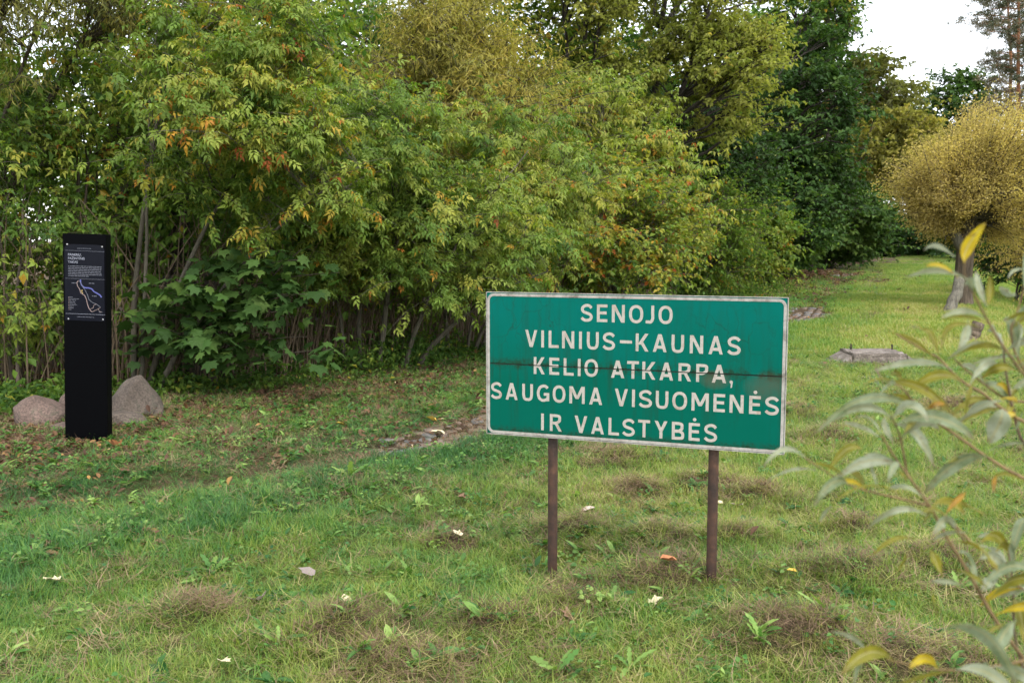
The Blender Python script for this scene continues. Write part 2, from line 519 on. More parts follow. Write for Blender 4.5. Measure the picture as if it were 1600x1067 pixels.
def scatter(name, protos, X, Y, scale, tint, pidx, kind_label, lift=0.0, tilt=.12, zs=None):
    n = len(X)
    Z = terrain(X, Y) + lift
    me = bpy.data.meshes.new(name + '_points')
    me.vertices.add(n)
    me.vertices.foreach_set('co', np.stack([X, Y, Z], -1).astype(np.float32).ravel())
    for nm, val, ty in (('tint', tint, 'FLOAT'), ('size', scale, 'FLOAT'), ('pick', pidx, 'INT')):
        a = me.attributes.new(nm, ty, 'POINT'); a.data.foreach_set('value', np.asarray(val, np.int32 if ty == 'INT' else np.float32))
    rot = np.stack([RNG.normal(0, tilt, n), RNG.normal(0, tilt, n), RNG.uniform(0, 2 * np.pi, n)], -1).astype(np.float32)
    a = me.attributes.new('rot', 'FLOAT_VECTOR', 'POINT'); a.data.foreach_set('vector', rot.ravel())
    o = mobj(name, me)
    tag(o, kind_label, None, None, 'stuff')
    ng = bpy.data.node_groups.new(name + '_scatter', 'GeometryNodeTree')
    ng.interface.new_socket('Geometry', in_out='INPUT', socket_type='NodeSocketGeometry')
    ng.interface.new_socket('Geometry', in_out='OUTPUT', socket_type='NodeSocketGeometry')
    G, K = ng.nodes, ng.links
    gi, go = G.new('NodeGroupInput'), G.new('NodeGroupOutput')
    jn = G.new('GeometryNodeJoinGeometry')
    for p in reversed(protos):
        oi = G.new('GeometryNodeObjectInfo'); oi.inputs['Object'].default_value = p; oi.transform_space = 'ORIGINAL'
        g2 = G.new('GeometryNodeGeometryToInstance')
        K.new(oi.outputs['Geometry'], g2.inputs[0]); K.new(g2.outputs[0], jn.inputs[0])
    iop = G.new('GeometryNodeInstanceOnPoints'); iop.inputs['Pick Instance'].default_value = True

    def na(nm, ty):
        q_ = G.new('GeometryNodeInputNamedAttribute'); q_.data_type = ty; q_.inputs['Name'].default_value = nm; return q_.outputs['Attribute']
    K.new(gi.outputs[0], iop.inputs['Points']); K.new(jn.outputs[0], iop.inputs['Instance'])
    K.new(na('pick', 'INT'), iop.inputs['Instance Index'])
    e2r = G.new('FunctionNodeEulerToRotation'); K.new(na('rot', 'FLOAT_VECTOR'), e2r.inputs[0]); K.new(e2r.outputs[0], iop.inputs['Rotation'])
    K.new(na('size', 'FLOAT'), iop.inputs['Scale'])
    K.new(iop.outputs[0], go.inputs[0])
    md = o.modifiers.new('scatter', 'NODES'); md.node_group = ng
    return o


def cam_area_points(y0, y1, dens, margin=.06):
    """random points per square metre on the ground the photograph can see (plus a margin)"""
    xmaxr = .5145 + margin
    A = (y1 ** 2 - y0 ** 2) * xmaxr
    n = int(A * dens)
    y = np.sqrt(RNG.uniform(y0 ** 2, y1 ** 2, n))
    x = RNG.uniform(-1, 1, n) * (y * xmaxr + .4)
    return x, y


g_short = [proto_obj(f'short_grass_{i}', *(lambda t: (t[0], t[1], M_GRASS, t[2]))(blades(20, .025, .085, .0032, 1.25, .045, 100 + i))) for i in range(4)]
g_long = [proto_obj(f'long_grass_{i}', *(lambda t: (t[0], t[1], M_GRASS, t[2]))(blades(22, .09, .20, .0042, 1.0, .04, 200 + i, k=6))) for i in range(4)]
g_lie = [proto_obj(f'lying_grass_{i}', *(lambda t: (t[0], t[1], M_GRASS, t[2]))(blades(18, .05, .13, .0030, 1.0, .06, 350 + i, flat=1.6, k=5))) for i in range(3)]
g_far = [proto_obj(f'far_grass_{i}', *(lambda t: (t[0], t[1], M_GRASS, t[2]))(blades(26, .04, .10, .010, .9, .16, 300 + i, k=3))) for i in range(3)]
P_GRASS = g_short + g_long + g_far + g_lie

Xs, Ys, Ss, Ts, Ks = [], [], [], [], []


def put(x, y, s, t, k):
    Xs.append(x); Ys.append(y); Ss.append(s); Ts.append(t); Ks.append(k)


def grass_tint(x, y):
    t = .35 + .34 * (vnoise(x, y, 1.6, 5, 3) - .5) * 2 * .6
    t = t + .16 * sstep(-.5, 1.8, x - track_x(y) - .9) * (1 - sstep(20, 40, y))          # right-hand turf is drier
    t = t - .20 * lush(x, y)
    t = t - .12 * np.exp(-((x - track_x(y)) / .6) ** 2) - .08 * np.exp(-((x - track_x(y) + .8) / .5) ** 2)
    t = t + .15 * thatch(x, y)
    t = t - .10 * (1 - sstep(-1.5, 1.0, x)) * (1 - sstep(8, 12, y))
    return t + .14 * (vnoise(x, y, .22, 33, 2) - .5) * 2 + RNG.normal(0, .09, len(x))


for (y0, y1, dens) in ((3.1, 6, 1050), (6, 10, 620), (10, 16, 260)):
    x, y = cam_area_points(y0, y1, dens)
    dh = x - hedge_x(y)
    keep = (dh > -.6) & (RNG.uniform(size=len(x)) < np.clip(1.0 - .9 * soil_amount(x, y), .10, 1) * sstep(.6, 3.4, verge(x, y) + 2.2 * (vnoise(x, y, .7, 77, 2) - .3)))
    keep &= RNG.uniform(size=len(x)) > (.75 + .4 * vnoise(x, y, .3, 49)) * patch_mask(x, y)
    x, y = x[keep], y[keep]
    s = RNG.uniform(.6, 1.25, len(x)) * (.45 + 1.0 * vnoise(x, y, .28, 8, 2))
    s *= 1 - .35 * np.exp(-((x - track_x(y)) / .6) ** 2)
    put(x, y, s * (1 + (y0 > 5) * .15 + (y0 > 9) * .25), grass_tint(x, y), RNG.integers(0, 4, len(x)))
# longer tufts: the lush band and scattered clumps
for (y0, y1, dens) in ((3.1, 7, 240), (7, 14, 150)):
    x, y = cam_area_points(y0, y1, dens)
    pr = lush(x, y) * .95 + .8 * sstep(.55, .75, vnoise(x, y, .38, 21, 2)) * sstep(.38, .6, vnoise(x, y, 1.7, 23)) + .09
    pr *= sstep(.2, 1.6, x - hedge_x(y)) * (1 - .9 * np.exp(-((x - track_x(y)) / .5) ** 2))
    keep = (RNG.uniform(size=len(x)) < pr) & (RNG.uniform(size=len(x)) > patch_mask(x, y))
    x, y = x[keep], y[keep]
    put(x, y, RNG.uniform(.4, .95, len(x)) * (.8 + .25 * lush(x, y)), grass_tint(x, y) - .08, RNG.integers(4, 8, len(x)))
for (y0, y1, dens) in ((3.1, 7, 330), (7, 13, 150)):      # flattened blades lying over the turf
    x, y = cam_area_points(y0, y1, dens)
    keep = (RNG.uniform(size=len(x)) < (.35 + .65 * vnoise(x, y, .5, 27, 2)) * (1 - .9 * patch_mask(x, y)) * sstep(.4, 3.0, verge(x, y)))
    x, y = x[keep], y[keep]
    put(x, y, RNG.uniform(.6, 1.3, len(x)), grass_tint(x, y) + RNG.normal(.10, .12, len(x)), RNG.integers(11, 14, len(x)))
# far turf
for (y0, y1, dens) in ((14, 30, 75), (30, 60, 20), (60, 95, 7)):
    x, y = cam_area_points(y0, y1, dens)
    dh = x - hedge_x(y)
    keep = (dh > .0) & (RNG.uniform(size=len(x)) < sstep(-.4, 1.6, dh) * (1 - .8 * soil_amount(x, y))) & (RNG.uniform(size=len(x)) > .95 * patch_mask(x, y))
    x, y = x[keep], y[keep]
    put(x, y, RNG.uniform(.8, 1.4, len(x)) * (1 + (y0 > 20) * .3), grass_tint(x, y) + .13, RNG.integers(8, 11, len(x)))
scatter('grass', P_GRASS, *[np.concatenate(a) for a in (Xs, Ys, Ss, Ts, Ks)], 'short mown grass, lush and green in a band, dry on the right')

# dead cut grass lying in mats
P_TH = [proto_obj(f'dead_strands_{i}', *(lambda t: (t[0], t[1], M_THATCH, t[2]))(blades(18, .04, .12, .0027, 1, .06, 400 + i, flat=1.4, k=5))) for i in range(4)]
x, y = cam_area_points(3.1, 13, 520)
pr = .8 * thatch(x, y) + .22 * sstep(.46, .7, vnoise(x, y, .8, 51, 3)) + .07 + .22 * (1 - sstep(.3, 3.0, x - hedge_x(y)))
keep = (RNG.uniform(size=len(x)) < pr) & (x > hedge_x(y) - 1)
x, y = x[keep], y[keep]
scatter('dead_grass', P_TH, x, y, RNG.uniform(.7, 1.25, len(x)), .42 + .45 * (vnoise(x, y, .6, 61, 2) - .5) + RNG.normal(0, .12, len(x)) - .18 * thatch(x, y),
        RNG.integers(0, 4, len(x)), 'brown dead cut grass lying in mats on the turf', .012, .18)

# low broad-leaved weeds in the turf
P_W = [proto_obj(f'weed_rosette_{i}', *(lambda t: (t[0], t[1], M_WEED, t[2]))(leaf_cluster(7, .04, .085, .38, .2, .8, 500 + i, .01, 0 if i % 2 else 2, 4, .01))) for i in range(3)] + \
      [proto_obj(f'clover_{i}', *(lambda t: (t[0], t[1], M_WEED, t[2]))(leaf_cluster(12, .018, .032, .8, -.1, .4, 520 + i, .035, 0, 3, .05))) for i in range(2)]
x, y = cam_area_points(3.1, 15, 85)
pr = .25 + .7 * lush(x, y) + .6 * sstep(.5, .7, vnoise(x, y, 1.2, 71, 2)) + .85 * np.exp(-((verge(x, y) - 1.5) / 1.3) ** 2)
keep = (RNG.uniform(size=len(x)) < pr) & (x > hedge_x(y) - .5) & (np.abs(x - track_x(y)) > .3)
x, y = x[keep], y[keep]
scatter('ground_weeds', P_W, x, y, RNG.uniform(.5, 1.1, len(x)), .45 + RNG.normal(0, .2, len(x)), RNG.integers(0, 5, len(x)),
        'small broad-leaved weeds and clover in the grass', .01, .2)

# leaf litter along the thicket
P_L = [proto_obj(f'litter_{i}', *(lambda t: (t[0], t[1], M_LITTER, t[2]))(leaf_cluster(3, .04, .08, .55, -.15, .35, 600 + i, .05, 0 if i % 2 else 3, 3, .005))) for i in range(4)]
X1, Y1 = [], []
for (y0, y1, dens) in ((5, 18, 210), (18, 50, 30)):
    x, y = cam_area_points(y0, y1, dens, .1)
    dh = verge(x, y)
    pr = np.exp(-((dh - .3) / 1.9) ** 2) * 1.8 * (.4 + .9 * vnoise(x, y, .6, 93, 2)) + .008
    pr = pr + .5 * (y > 25) * np.exp(-((dh - 3.0) / 2) ** 2) * sstep(.5, .7, vnoise(x, y, 3, 91))
    keep = (RNG.uniform(size=len(x)) < pr) & (dh > -3)
    X1.append(x[keep]); Y1.append(y[keep])
x, y = np.concatenate(X1), np.concatenate(Y1)
scatter('leaf_litter', P_L, x, y, RNG.uniform(.5, 1.0, len(x)) * (1 + .9 * (y > 18)), .33 + RNG.normal(0, .22, len(x)), RNG.integers(0, 4, len(x)),
        'brown and orange fallen leaves along the foot of the thicket', .015, .3)

# ---------------------------------------------------------------- trees
def leaf_proto(kind, r):
    """returns verts (k,3) tris (m,3) for one leaf (or compound leaf) along +Y, unit scale metres"""
    def leaflet(l, w, droop=.35):
        return np.array([(0, 0, 0), (-w / 2, l * .42, -.03 * l), (w / 2, l * .42, -.03 * l), (0, l * .45, -.10 * l), (0, l, -droop * l)]), \
            np.array([(0, 3, 1), (0, 2, 3), (1, 3, 4), (3, 2, 4)])
    if kind in ('box5', 'box3'):
        V = []; F = []; off = 0
        lay = [(0, .05, 0, .085), (.95, .035, -.004, .07), (-.95, .035, .004, .07)]
        if kind == 'box5': lay = [(0, .10, -.02, .085), (.8, .075, -.01, .075), (-.8, .075, -.01, .075), (1.1, .035, 0, .07), (-1.1, .035, 0, .07)]
        for a, d, z, l in lay:
            v, f = leaflet(l * r.uniform(.85, 1.15), l * .46, r.uniform(.3, .8))
            a += r.normal() * .12
            R = np.array([[math.cos(a), math.sin(a), 0], [-math.sin(a), math.cos(a), 0], [0, 0, 1]])
            v = v @ R.T + np.array([0, d, z]); V.append(v); F.append(f + off); off += len(v)
        return np.concatenate(V), np.concatenate(F)
    if kind == 'narrow':
        return leaflet(.095, .016, .25)
    if kind == 'far_narrow':
        l, w = .16, .035
        return np.array([(0, 0, 0), (-w / 2, l * .45, 0), (w / 2, l * .45, -.01), (0, l, -.03)]), np.array([(0, 3, 1), (0, 2, 3)])
    if kind == 'small':
        l, w = .075, .038
    elif kind == 'needle':
        l, w = .15, .018
    elif kind == 'ball':
        l, w = .060, .020
    elif kind == 'clump':
        l, w = .17, .12
    else:
        l, w = .115, .075
    return np.array([(0, 0, 0), (-w / 2, l * .45, .015), (w / 2, l * .45, .015), (0, l, -.2 * l)]), np.array([(0, 3, 1), (0, 2, 3)])


def build_leaves(pos, axis, nrm, scale, tint, kind, seed, variants=4):
    r = np.random.default_rng(seed)
    y = norm(axis); z = norm(nrm - y * (nrm * y).sum(-1, keepdims=True)); x = np.cross(y, z)
    R = np.stack([x, y, z], 1)        # rows = basis; v @ R
    sel = r.integers(0, variants, len(pos))
    VV, FF, TT, LB = [], [], [], []; off = 0
    for k in range(variants):
        v, f = leaf_proto(kind, r)
        m_ = sel == k
        if not m_.any(): continue
        P = np.einsum('ka,nab->nkb', v, R[m_]) * scale[m_][:, None, None] + pos[m_][:, None, :]
        n, kk = P.shape[:2]
        VV.append(P.reshape(-1, 3)); FF.append((f[None] + (np.arange(n) * kk)[:, None, None] + off).reshape(-1, 3)); off += n * kk
        TT.append(np.repeat(tint[m_], kk)); LB.append(np.repeat(r.uniform(0, 1, n), kk))
    return np.concatenate(VV), np.concatenate(FF), np.concatenate(TT), np.concatenate(LB)


def plant(name, label, cat, foot, env, leafkind, leaf_mat_, bark, tint, seed, n_clusters=40, n_twigs=7, n_leaves=8, stems=None,
          stem_r=.05, leaf_scale=1.0, droop=.35, sigma=.28, tint_amp=.16, group=None, warm=.04, stem_part='stem', shell=.55, up=.35,
          twig_mat=None, outward=.6, jitter=.07, bare=0.25, rise=.15):
    """foot: (x,y); env: ellipsoids (x,y,z,rx,ry,rz) in world metres; stems: number, or list of (foot, top)"""
    r = np.random.default_rng(seed)
    gx, gy = foot; g0 = gz(gx, gy)
    root = thing(name, (gx, gy, g0), label, cat, group)
    org = np.array([gx, gy, g0])
    env = np.array(env, float)
    vol = env[:, 3] * env[:, 4] * env[:, 5]
    w = vol ** .67; w = w / w.sum()
    which = r.choice(len(env), n_clusters, p=w)
    d = norm(r.normal(size=(n_clusters, 3)))
    rad = shell + (1 - shell) * r.uniform(0, 1, n_clusters) ** .6
    C = env[which, :3] + d * rad[:, None] * env[which, 3:6] * .9
    lo = g0 + .25
    C[:, 2] = np.maximum(C[:, 2], lo + r.uniform(0, .3, n_clusters))
    # stems
    if stems is None or isinstance(stems, int):
        ns = stems or 1
        S = []
        for i in range(ns):
            e = env[r.integers(len(env))]
            f = np.array([gx + r.normal() * .12 * (ns > 1), gy + r.normal() * .12 * (ns > 1), g0 - .05])
            t = e[:3] + np.array([r.normal() * .45 * e[3], r.normal() * .4 * e[4], e[5] * r.uniform(.3, .8)])
            S.append((f, t))
    else:
        S = [(np.array([f[0], f[1], gz(f[0], f[1]) - .05]), np.array(t)) for f, t in stems]
    SP = []
    K = 14
    for f, t in S:
        mid = np.array([f[0] * .75 + t[0] * .25, f[1] * .75 + t[1] * .25, f[2] * .4 + t[2] * .6])
        p = bez(f[None], mid[None], t[None], K)[0]
        wob = np.cumsum(r.normal(0, .02, (K, 3)) * np.linalg.norm(t - f) / 4, 0); wob -= wob[0]
        SP.append(p + wob)
    SP = np.array(SP)                                     # (s,K,3)
    SR = stem_r * (1 - .82 * np.linspace(0, 1, K)) [None] * r.uniform(.75, 1.2, (len(S), 1))
    # limbs: each cluster to a stem point lower than itself
    ci = np.zeros(n_clusters, int); A = np.zeros((n_clusters, 3)); AR = np.zeros(n_clusters)
    for i in range(n_clusters):
        best = None
        for s in range(len(S)):
            dz = C[i, 2] - SP[s, :, 2]
            hd = np.hypot(C[i, 0] - SP[s, :, 0], C[i, 1] - SP[s, :, 1])
            cost = hd + np.abs(dz - (.45 * hd)) * 1.2 + (np.arange(K) < 3) * .5
            j = int(np.argmin(cost))
            if best is None or cost[j] < best[0]: best = (cost[j], s, j)
        ci[i] = best[1]; A[i] = SP[best[1], best[2]]; AR[i] = SR[best[1], best[2]]
    ll = np.linalg.norm(C - A, axis=1, keepdims=True)
    B = (A + C) / 2 + np.array([0, 0, 1]) * ll * rise + r.normal(0, .06, C.shape) * ll
    LP = bez(A, B, C, 8) + np.concatenate([np.zeros((n_clusters, 1, 3)), r.normal(0, .012, (n_clusters, 7, 3)) * ll[:, :, None]], 1)
    lr = np.minimum(AR * .6, .006 + .010 * ll[:, 0]) * np.clip(stem_r / .05, .6, 3) ** .5
    LR = lr[:, None] * (1 - .7 * np.linspace(0, 1, 8))[None]
    for s in range(len(S)):
        v, q_ = tubes(SP[s:s + 1], SR[s:s + 1], 8)
        m_ = ci == s
        if m_.any():
            v2, q2 = tubes(LP[m_], LR[m_], 5)
            v, q_ = np.concatenate([v, v2]), np.concatenate([q_, q2 + len(v)])
        mobj(stem_part, make_mesh(stem_part, v - org, [q_], bark), root)
    # twigs
    nt_ = n_clusters * n_twigs
    c = np.repeat(np.arange(n_clusters), n_twigs)
    t0 = r.uniform(.45, 1, nt_)
    ii = np.clip((t0 * 7).astype(int), 0, 6); fr = t0 * 7 - ii
    start = LP[c, ii] * (1 - fr)[:, None] + LP[c, np.minimum(ii + 1, 7)] * fr[:, None]
    sg = sigma * np.mean(env[which, 3:6], 1)[c]
    outd = norm(C - (env[which, :3] - np.array([0, 0, .35]) * env[which, 5:6]))[c]
    end = C[c] + r.normal(size=(nt_, 3)) * sg[:, None] * np.array([1, 1, .62]) + outd * sg[:, None] * outward + np.array([0, 0, up]) * sg[:, None] * .5
    end[:, 2] = np.maximum(end[:, 2], g0 + .1)
    tl = np.linalg.norm(end - start, axis=1, keepdims=True)
    midp = (start + end) / 2 + np.array([0, 0, 1]) * tl * .18
    TP = bez(start, midp, end, 7)
    TR = np.clip(.0022 + .0035 * tl, .002, .012) * np.linspace(1, .35, 7)[None] * np.clip(leaf_scale, 1, 1.8)
    v, q_ = tubes(TP, TR, 3)
    mobj('twigs', make_mesh('twigs', v - org, [q_], twig_mat or bark), root)['kind'] = 'stuff'
    # leaves
    nl = nt_ * n_leaves
    tw = np.repeat(np.arange(nt_), n_leaves)
    tt = bare + (1 - bare) * np.tile((np.arange(n_leaves) + .5) / n_leaves, nt_) + r.normal(0, .04, nl)
    tt = np.clip(tt, 0, .999)
    jj = (tt * 6).astype(int); fj = (tt * 6 - jj)[:, None]
    P = TP[tw, jj] * (1 - fj) + TP[tw, jj + 1] * fj
    tdir = norm(TP[tw, jj + 1] - TP[tw, jj])
    sd = norm(np.cross(tdir, np.array([0, 0, 1.])) + 1e-6)
    side = np.where(np.arange(nl) % 2 == 0, 1, -1)[:, None]
    ax = norm(tdir * .55 + sd * side * r.uniform(.4, 1.1, (nl, 1)) + r.normal(0, .35, (nl, 3)) - np.array([0, 0, 1]) * droop * r.uniform(.5, 1.5, (nl, 1)))
    P = P + r.normal(0, jitter * .5, (nl, 3))
    nr = np.array([0, 0, 1.]) + r.normal(0, .38, (nl, 3)) + outd[tw // 1] * .35
    P[:, 2] = np.maximum(P[:, 2], g0 + .06)
    tn = tint + tint_amp * (r.normal(0, 1, n_clusters)[c][tw] * .5 + r.normal(0, .55, nt_)[tw] * .6 + r.normal(0, .4, nl) * .6)
    wc = np.clip(.25 + 1.5 * r.uniform(0, 1, n_clusters) ** 3, 0, 1.6)[c]
    wt = r.uniform(0, 1, nt_) < warm * 1.6 * wc
    wm = (wt[tw] & (r.uniform(0, 1, nl) < .55)) | (r.uniform(0, 1, nl) < warm * .35)
    tn = tn + wm * r.uniform(.12, .42, nl)
    v, f, T, LB = build_leaves(P, ax, nr, leaf_scale * r.uniform(.65, 1.2, nl), np.clip(tn, 0, 1), leafkind, seed + 1)
    cr = mobj('crown', make_mesh('crown', v - org, [f], leaf_mat_, False, {'tint': T, 'leafb': LB, 'leafv': np.zeros(len(T))}), root)
    cr['kind'] = 'stuff'
    return root


def E(px0, px1, py0, py1, Y, ry=None, dy=0):
    """ellipsoid spanning a measured extent at distance Y"""
    a = at(px0, (py0 + py1) / 2, Y); b_ = at(px1, (py0 + py1) / 2, Y)
    t = at((px0 + px1) / 2, py0, Y); u = at((px0 + px1) / 2, py1, Y)
    rx = (b_[0] - a[0]) / 2; rz = (t[2] - u[2]) / 2
    return ((a[0] + b_[0]) / 2, Y + dy, (t[2] + u[2]) / 2, rx, ry or rx * .9, rz)


def FT(px, Y):
    return (at(px, 500, Y)[0], Y)


# near thicket, left to right
plant('willow_tree', 'tall olive-leaved willow hanging over the top left corner', 'tree', FT(-60, 11.2),
      [E(-120, 200, -160, 150, 10.6), E(80, 380, -180, 70, 11.4)], 'narrow', M_WILLOW, M_BARK, .47, 11, 92, 10, 22, 3, .06, 1.0, .9, .34, .2, jitter=.10,
      outward=.3, warm=.02)
plant('box_elder_shrub', 'green leafy shrub at the left edge behind the reddish boulder', 'shrub', FT(20, 10.6),
      [E(-90, 110, 180, 560, 10.6, .9), E(-90, 60, 90, 300, 11.2, .9)], 'box3', M_LEAF, M_BARK, .44, 12, 56, 8, 9, 5, .026, .95, .4, .33, .16)
plant('box_elder_shrub', 'thin-stemmed yellowish green shrub rising directly behind the black pillar', 'shrub', FT(130, 11.4),
      [E(40, 250, 150, 520, 11.4, .8), E(80, 260, 80, 260, 11.6, .8)], 'box3', M_LEAF, M_BARK, .50, 13, 44, 7, 9, 6, .024, .9, .4, .33, .16)
plant('box_elder_tree', 'slender grey-stemmed box elder with orange-tipped leaves right of the pillar', 'tree', FT(212, 10.7),
      [E(200, 470, 60, 330, 10.2, 1.0), E(330, 560, 120, 400, 10.3, .9), E(230, 500, -30, 140, 10.6, .9)], 'box5', M_LEAF, M_BARKL, .52, 14,
      80, 8, 10, [(FT(205, 10.7), at(320, -60, 10.9)), (FT(212, 10.6), at(262, 40, 10.5)), (FT(222, 10.7), at(540, 60, 10.6)), (FT(240, 10.6), at(560, 260, 10.4))],
      .030, .86, .45, .30, .15, warm=.13)
plant('box_elder_tree', 'large arching box elder with fresh green leaves filling the middle of the thicket', 'tree', FT(560, 12.6),
      [E(480, 720, 130, 380, 12.2, 1.3), E(560, 830, 260, 500, 12.4, 1.2), E(430, 620, 290, 450, 12.2, 1.0)], 'box5', M_LEAF, M_BARKL, .50, 15, 125, 8, 10,
      [(FT(560, 12.7), at(540, 110, 12.9)), (FT(590, 12.6), at(680, 170, 12.3)), (FT(630, 12.8), at(830, 230, 12.8)), (FT(540, 12.6), at(470, 260, 12.3)), (FT(650, 13), at(860, 420, 13))],
      .034, .88, .5, .27, .15, warm=.04)
plant('box_elder_shrub', 'drooping green shrub with yellow tips just left of the road sign', 'shrub', FT(740, 14.4),
      [E(640, 880, 300, 480, 14.0, 1.1), E(700, 960, 180, 400, 14.8, 1.2)], 'box5', M_LEAF, M_BARKL, .53, 16, 80, 8, 10,
      [(FT(700, 14.6), at(660, 330, 14)), (FT(730, 14.6), at(820, 240, 14.6)), (FT(750, 14.8), at(930, 260, 15)), (FT(740, 14.7), at(840, 420, 14))], .032, .95, .5, .3, .15, warm=.07)
plant('box_elder_tree', 'tall dense box elder standing behind the slender orange-tipped one', 'tree', FT(400, 14.5),
      [E(280, 560, -60, 300, 14.2, 1.5), E(400, 580, -120, 160, 14.6, 1.4)], 'leaf', M_LEAF, M_BARK, .46, 17, 70, 9, 12, 4, .06, 1.1, .4, .32, .15)
plant('willow_tree', 'yellow-olive feathery willow standing above the middle shrubs', 'tree', FT(700, 18.5),
      [E(560, 800, 10, 300, 17, 2.0), E(660, 870, 40, 330, 17.5, 2.0), E(590, 800, -60, 150, 17.5, 1.8)], 'narrow', M_WILLOW, M_BARK, .74, 18, 170, 11, 30, 4, .08, 1.3, .55, .26, .16,
      jitter=.14)
plant('box_elder_shrub', 'orange-tinged dense shrub behind the top edge of the road sign', 'shrub', FT(960, 19),
      [E(850, 1060, 250, 480, 18.5, 1.6), E(880, 1090, 300, 470, 20, 1.6)], 'leaf', M_LEAF, M_BARKL, .57, 19, 120, 10, 14, 6, .035, .9, .4, .26, .2, warm=.13)
plant('box_elder_tree', 'pale-twigged yellow-green shrub arching up above the road sign', 'shrub', FT(930, 21.5),
      [E(820, 1050, 130, 330, 21, 1.8), E(900, 1110, 230, 400, 21, 1.6)], 'box3', M_LEAF, M_BARKL, .60, 20, 90, 9, 11,
      [(FT(900, 21.5), at(840, 60, 21)), (FT(930, 21.5), at(925, 110, 21)), (FT(950, 21.5), at(1035, 190, 21)), (FT(960, 21.5), at(1110, 250, 21)), (FT(930, 21.5), at(985, 150, 21))],
      .040, 1.35, .45, .28, .12, warm=.08, bare=.3)
plant('green_shrub', 'bright green low shrub right of the orange-tinged one', 'shrub', FT(1110, 27.5),
      [E(1040, 1180, 290, 460, 27, 1.8), E(1090, 1195, 320, 450, 30, 1.6)], 'small', M_LEAF, M_BARK, .47, 21, 110, 10, 14, 6, .04, 1.7, .4, .26, .12, warm=.03)
plant('green_shrub', 'yellow-green rounded bush at the foot of the dark trees by the clearing edge', 'shrub', FT(1205, 36),
      [E(1125, 1232, 310, 440, 36, 1.8)], 'leaf', M_LEAF, M_BARK, .53, 22, 60, 9, 12, 5, .05, 1.7, .4, .26, .14, warm=.06)
plant('ash_tree', 'tall yellow-green tree with dark crossing limbs at top centre', 'tree', FT(930, 26),
      [E(780, 1010, -260, 120, 26, 3), E(930, 1240, -250, 130, 27, 3.2), E(1050, 1250, 20, 240, 26, 2.2), E(880, 1060, 60, 240, 25.5, 2)], 'small', M_ASH, M_BARKD, .55, 23,
      230, 10, 18, [(FT(900, 26), at(905, -300, 26)), (FT(905, 26), at(880, -40, 25)), (FT(1000, 26.5), at(1160, -80, 26)), (FT(990, 26.5), at(1070, -250, 27)), (FT(890, 26), at(960, -60, 26.5))],
      .13, 1.9, .4, .20, .10, warm=.02, stem_part='trunk', shell=.45)
plant('maple_tree', 'dark green maple below the tall yellow-green tree', 'tree', FT(1080, 31),
      [E(980, 1220, 180, 400, 31, 3), E(1010, 1180, 130, 300, 32, 2.5)], 'leaf', M_MAPLE, M_BARKD, .35, 24, 110, 9, 12, 2, .14, 1.8, .3, .24, .3, warm=0, stem_part='trunk')
plant('maple_tree', 'big dark green tree at the right end of the left-hand treeline', 'tree', FT(1222, 43),
      [E(1180, 1350, 80, 300, 41, 3.2), E(1210, 1345, 225, 405, 43, 2.6), E(1170, 1300, 240, 420, 40, 2.6), E(1230, 1330, 30, 160, 42, 2)], 'leaf', M_MAPLE, M_BARKD, .45, 25, 190, 9, 12,
      2, .2, 2.1, .3, .2, .35, warm=0, stem_part='trunk')
plant('ash_tree', 'tall tree with dull red patches rising above the big dark one', 'tree', FT(1260, 52),
      [E(1190, 1330, -60, 130, 52, 4)], 'leaf', M_LEAF, M_BARKD, .30, 26, 70, 8, 12, 2, .2, 2.6, .3, .24, .2, warm=.12, stem_part='trunk')
plant('ash_tree', 'greyish olive tree leaning over the far end of the clearing', 'tree', FT(1322, 61),
      [E(1290, 1410, 80, 330, 60, 4.5), E(1340, 1440, 130, 300, 62, 4)], 'small', M_WILLOW, M_BARK, .35, 27, 120, 9, 13, 3, .16, 5.0, .4, .2, .18, stem_part='trunk')
plant('willow_tree', 'yellowish bushy willow in the middle distance below the sky gap', 'tree', FT(1312, 56),
      [E(1330, 1450, 170, 300, 55, 3)], 'small', M_WILLOW, M_BARK, .62, 28, 60, 9, 13, 3, .1, 4.2, .4, .25, .14)
plant('green_shrub', 'dark green bushy undergrowth at the left side of the far path', 'shrub', FT(1290, 53),
      [E(1270, 1385, 295, 408, 52, 3.0), E(1230, 1300, 290, 412, 47, 2.4)], 'leaf', M_MAPLE, M_BARKD, .7, 29, 90, 9, 11, 5, .05, 2.4, .3, .24, .3)
plant('oak_tree', 'round dark green tree far away under the sky gap', 'tree', FT(1480, 88),
      [E(1430, 1545, 115, 250, 88, 4), E(1440, 1500, 180, 300, 88, 4)], 'leaf', M_MAPLE, M_BARKD, .55, 30, 90, 8, 11, 1, .25, 3.8, .3, .24, .3, stem_part='trunk')
for k, (p0, p1, q0, q1, Y, lab) in enumerate([(1185, 1262, 335, 428, 43, 'leafy bush at the clearing edge under the big dark green tree'),
                                               (1245, 1318, 330, 418, 54, 'bush at the clearing edge right of the big dark tree trunk'),
                                               (1298, 1362, 335, 411, 66, 'third far bush along the left edge of the grassy lane'),
                                               (1342, 1402, 330, 407, 80, 'farthest bush at the shaded left mouth of the lane')]):
    plant('green_shrub', lab, 'shrub', FT((p0 + p1) / 2, Y), [E(p0, p1, q0, q1, Y, 2.5)], 'leaf', M_LEAF, M_BARKD, .30 - .05 * k, 51 + k, 80, 9, 11, 5, .05, 1.9 + .4 * k, .3, .26, .14, warm=.02, rise=.05)
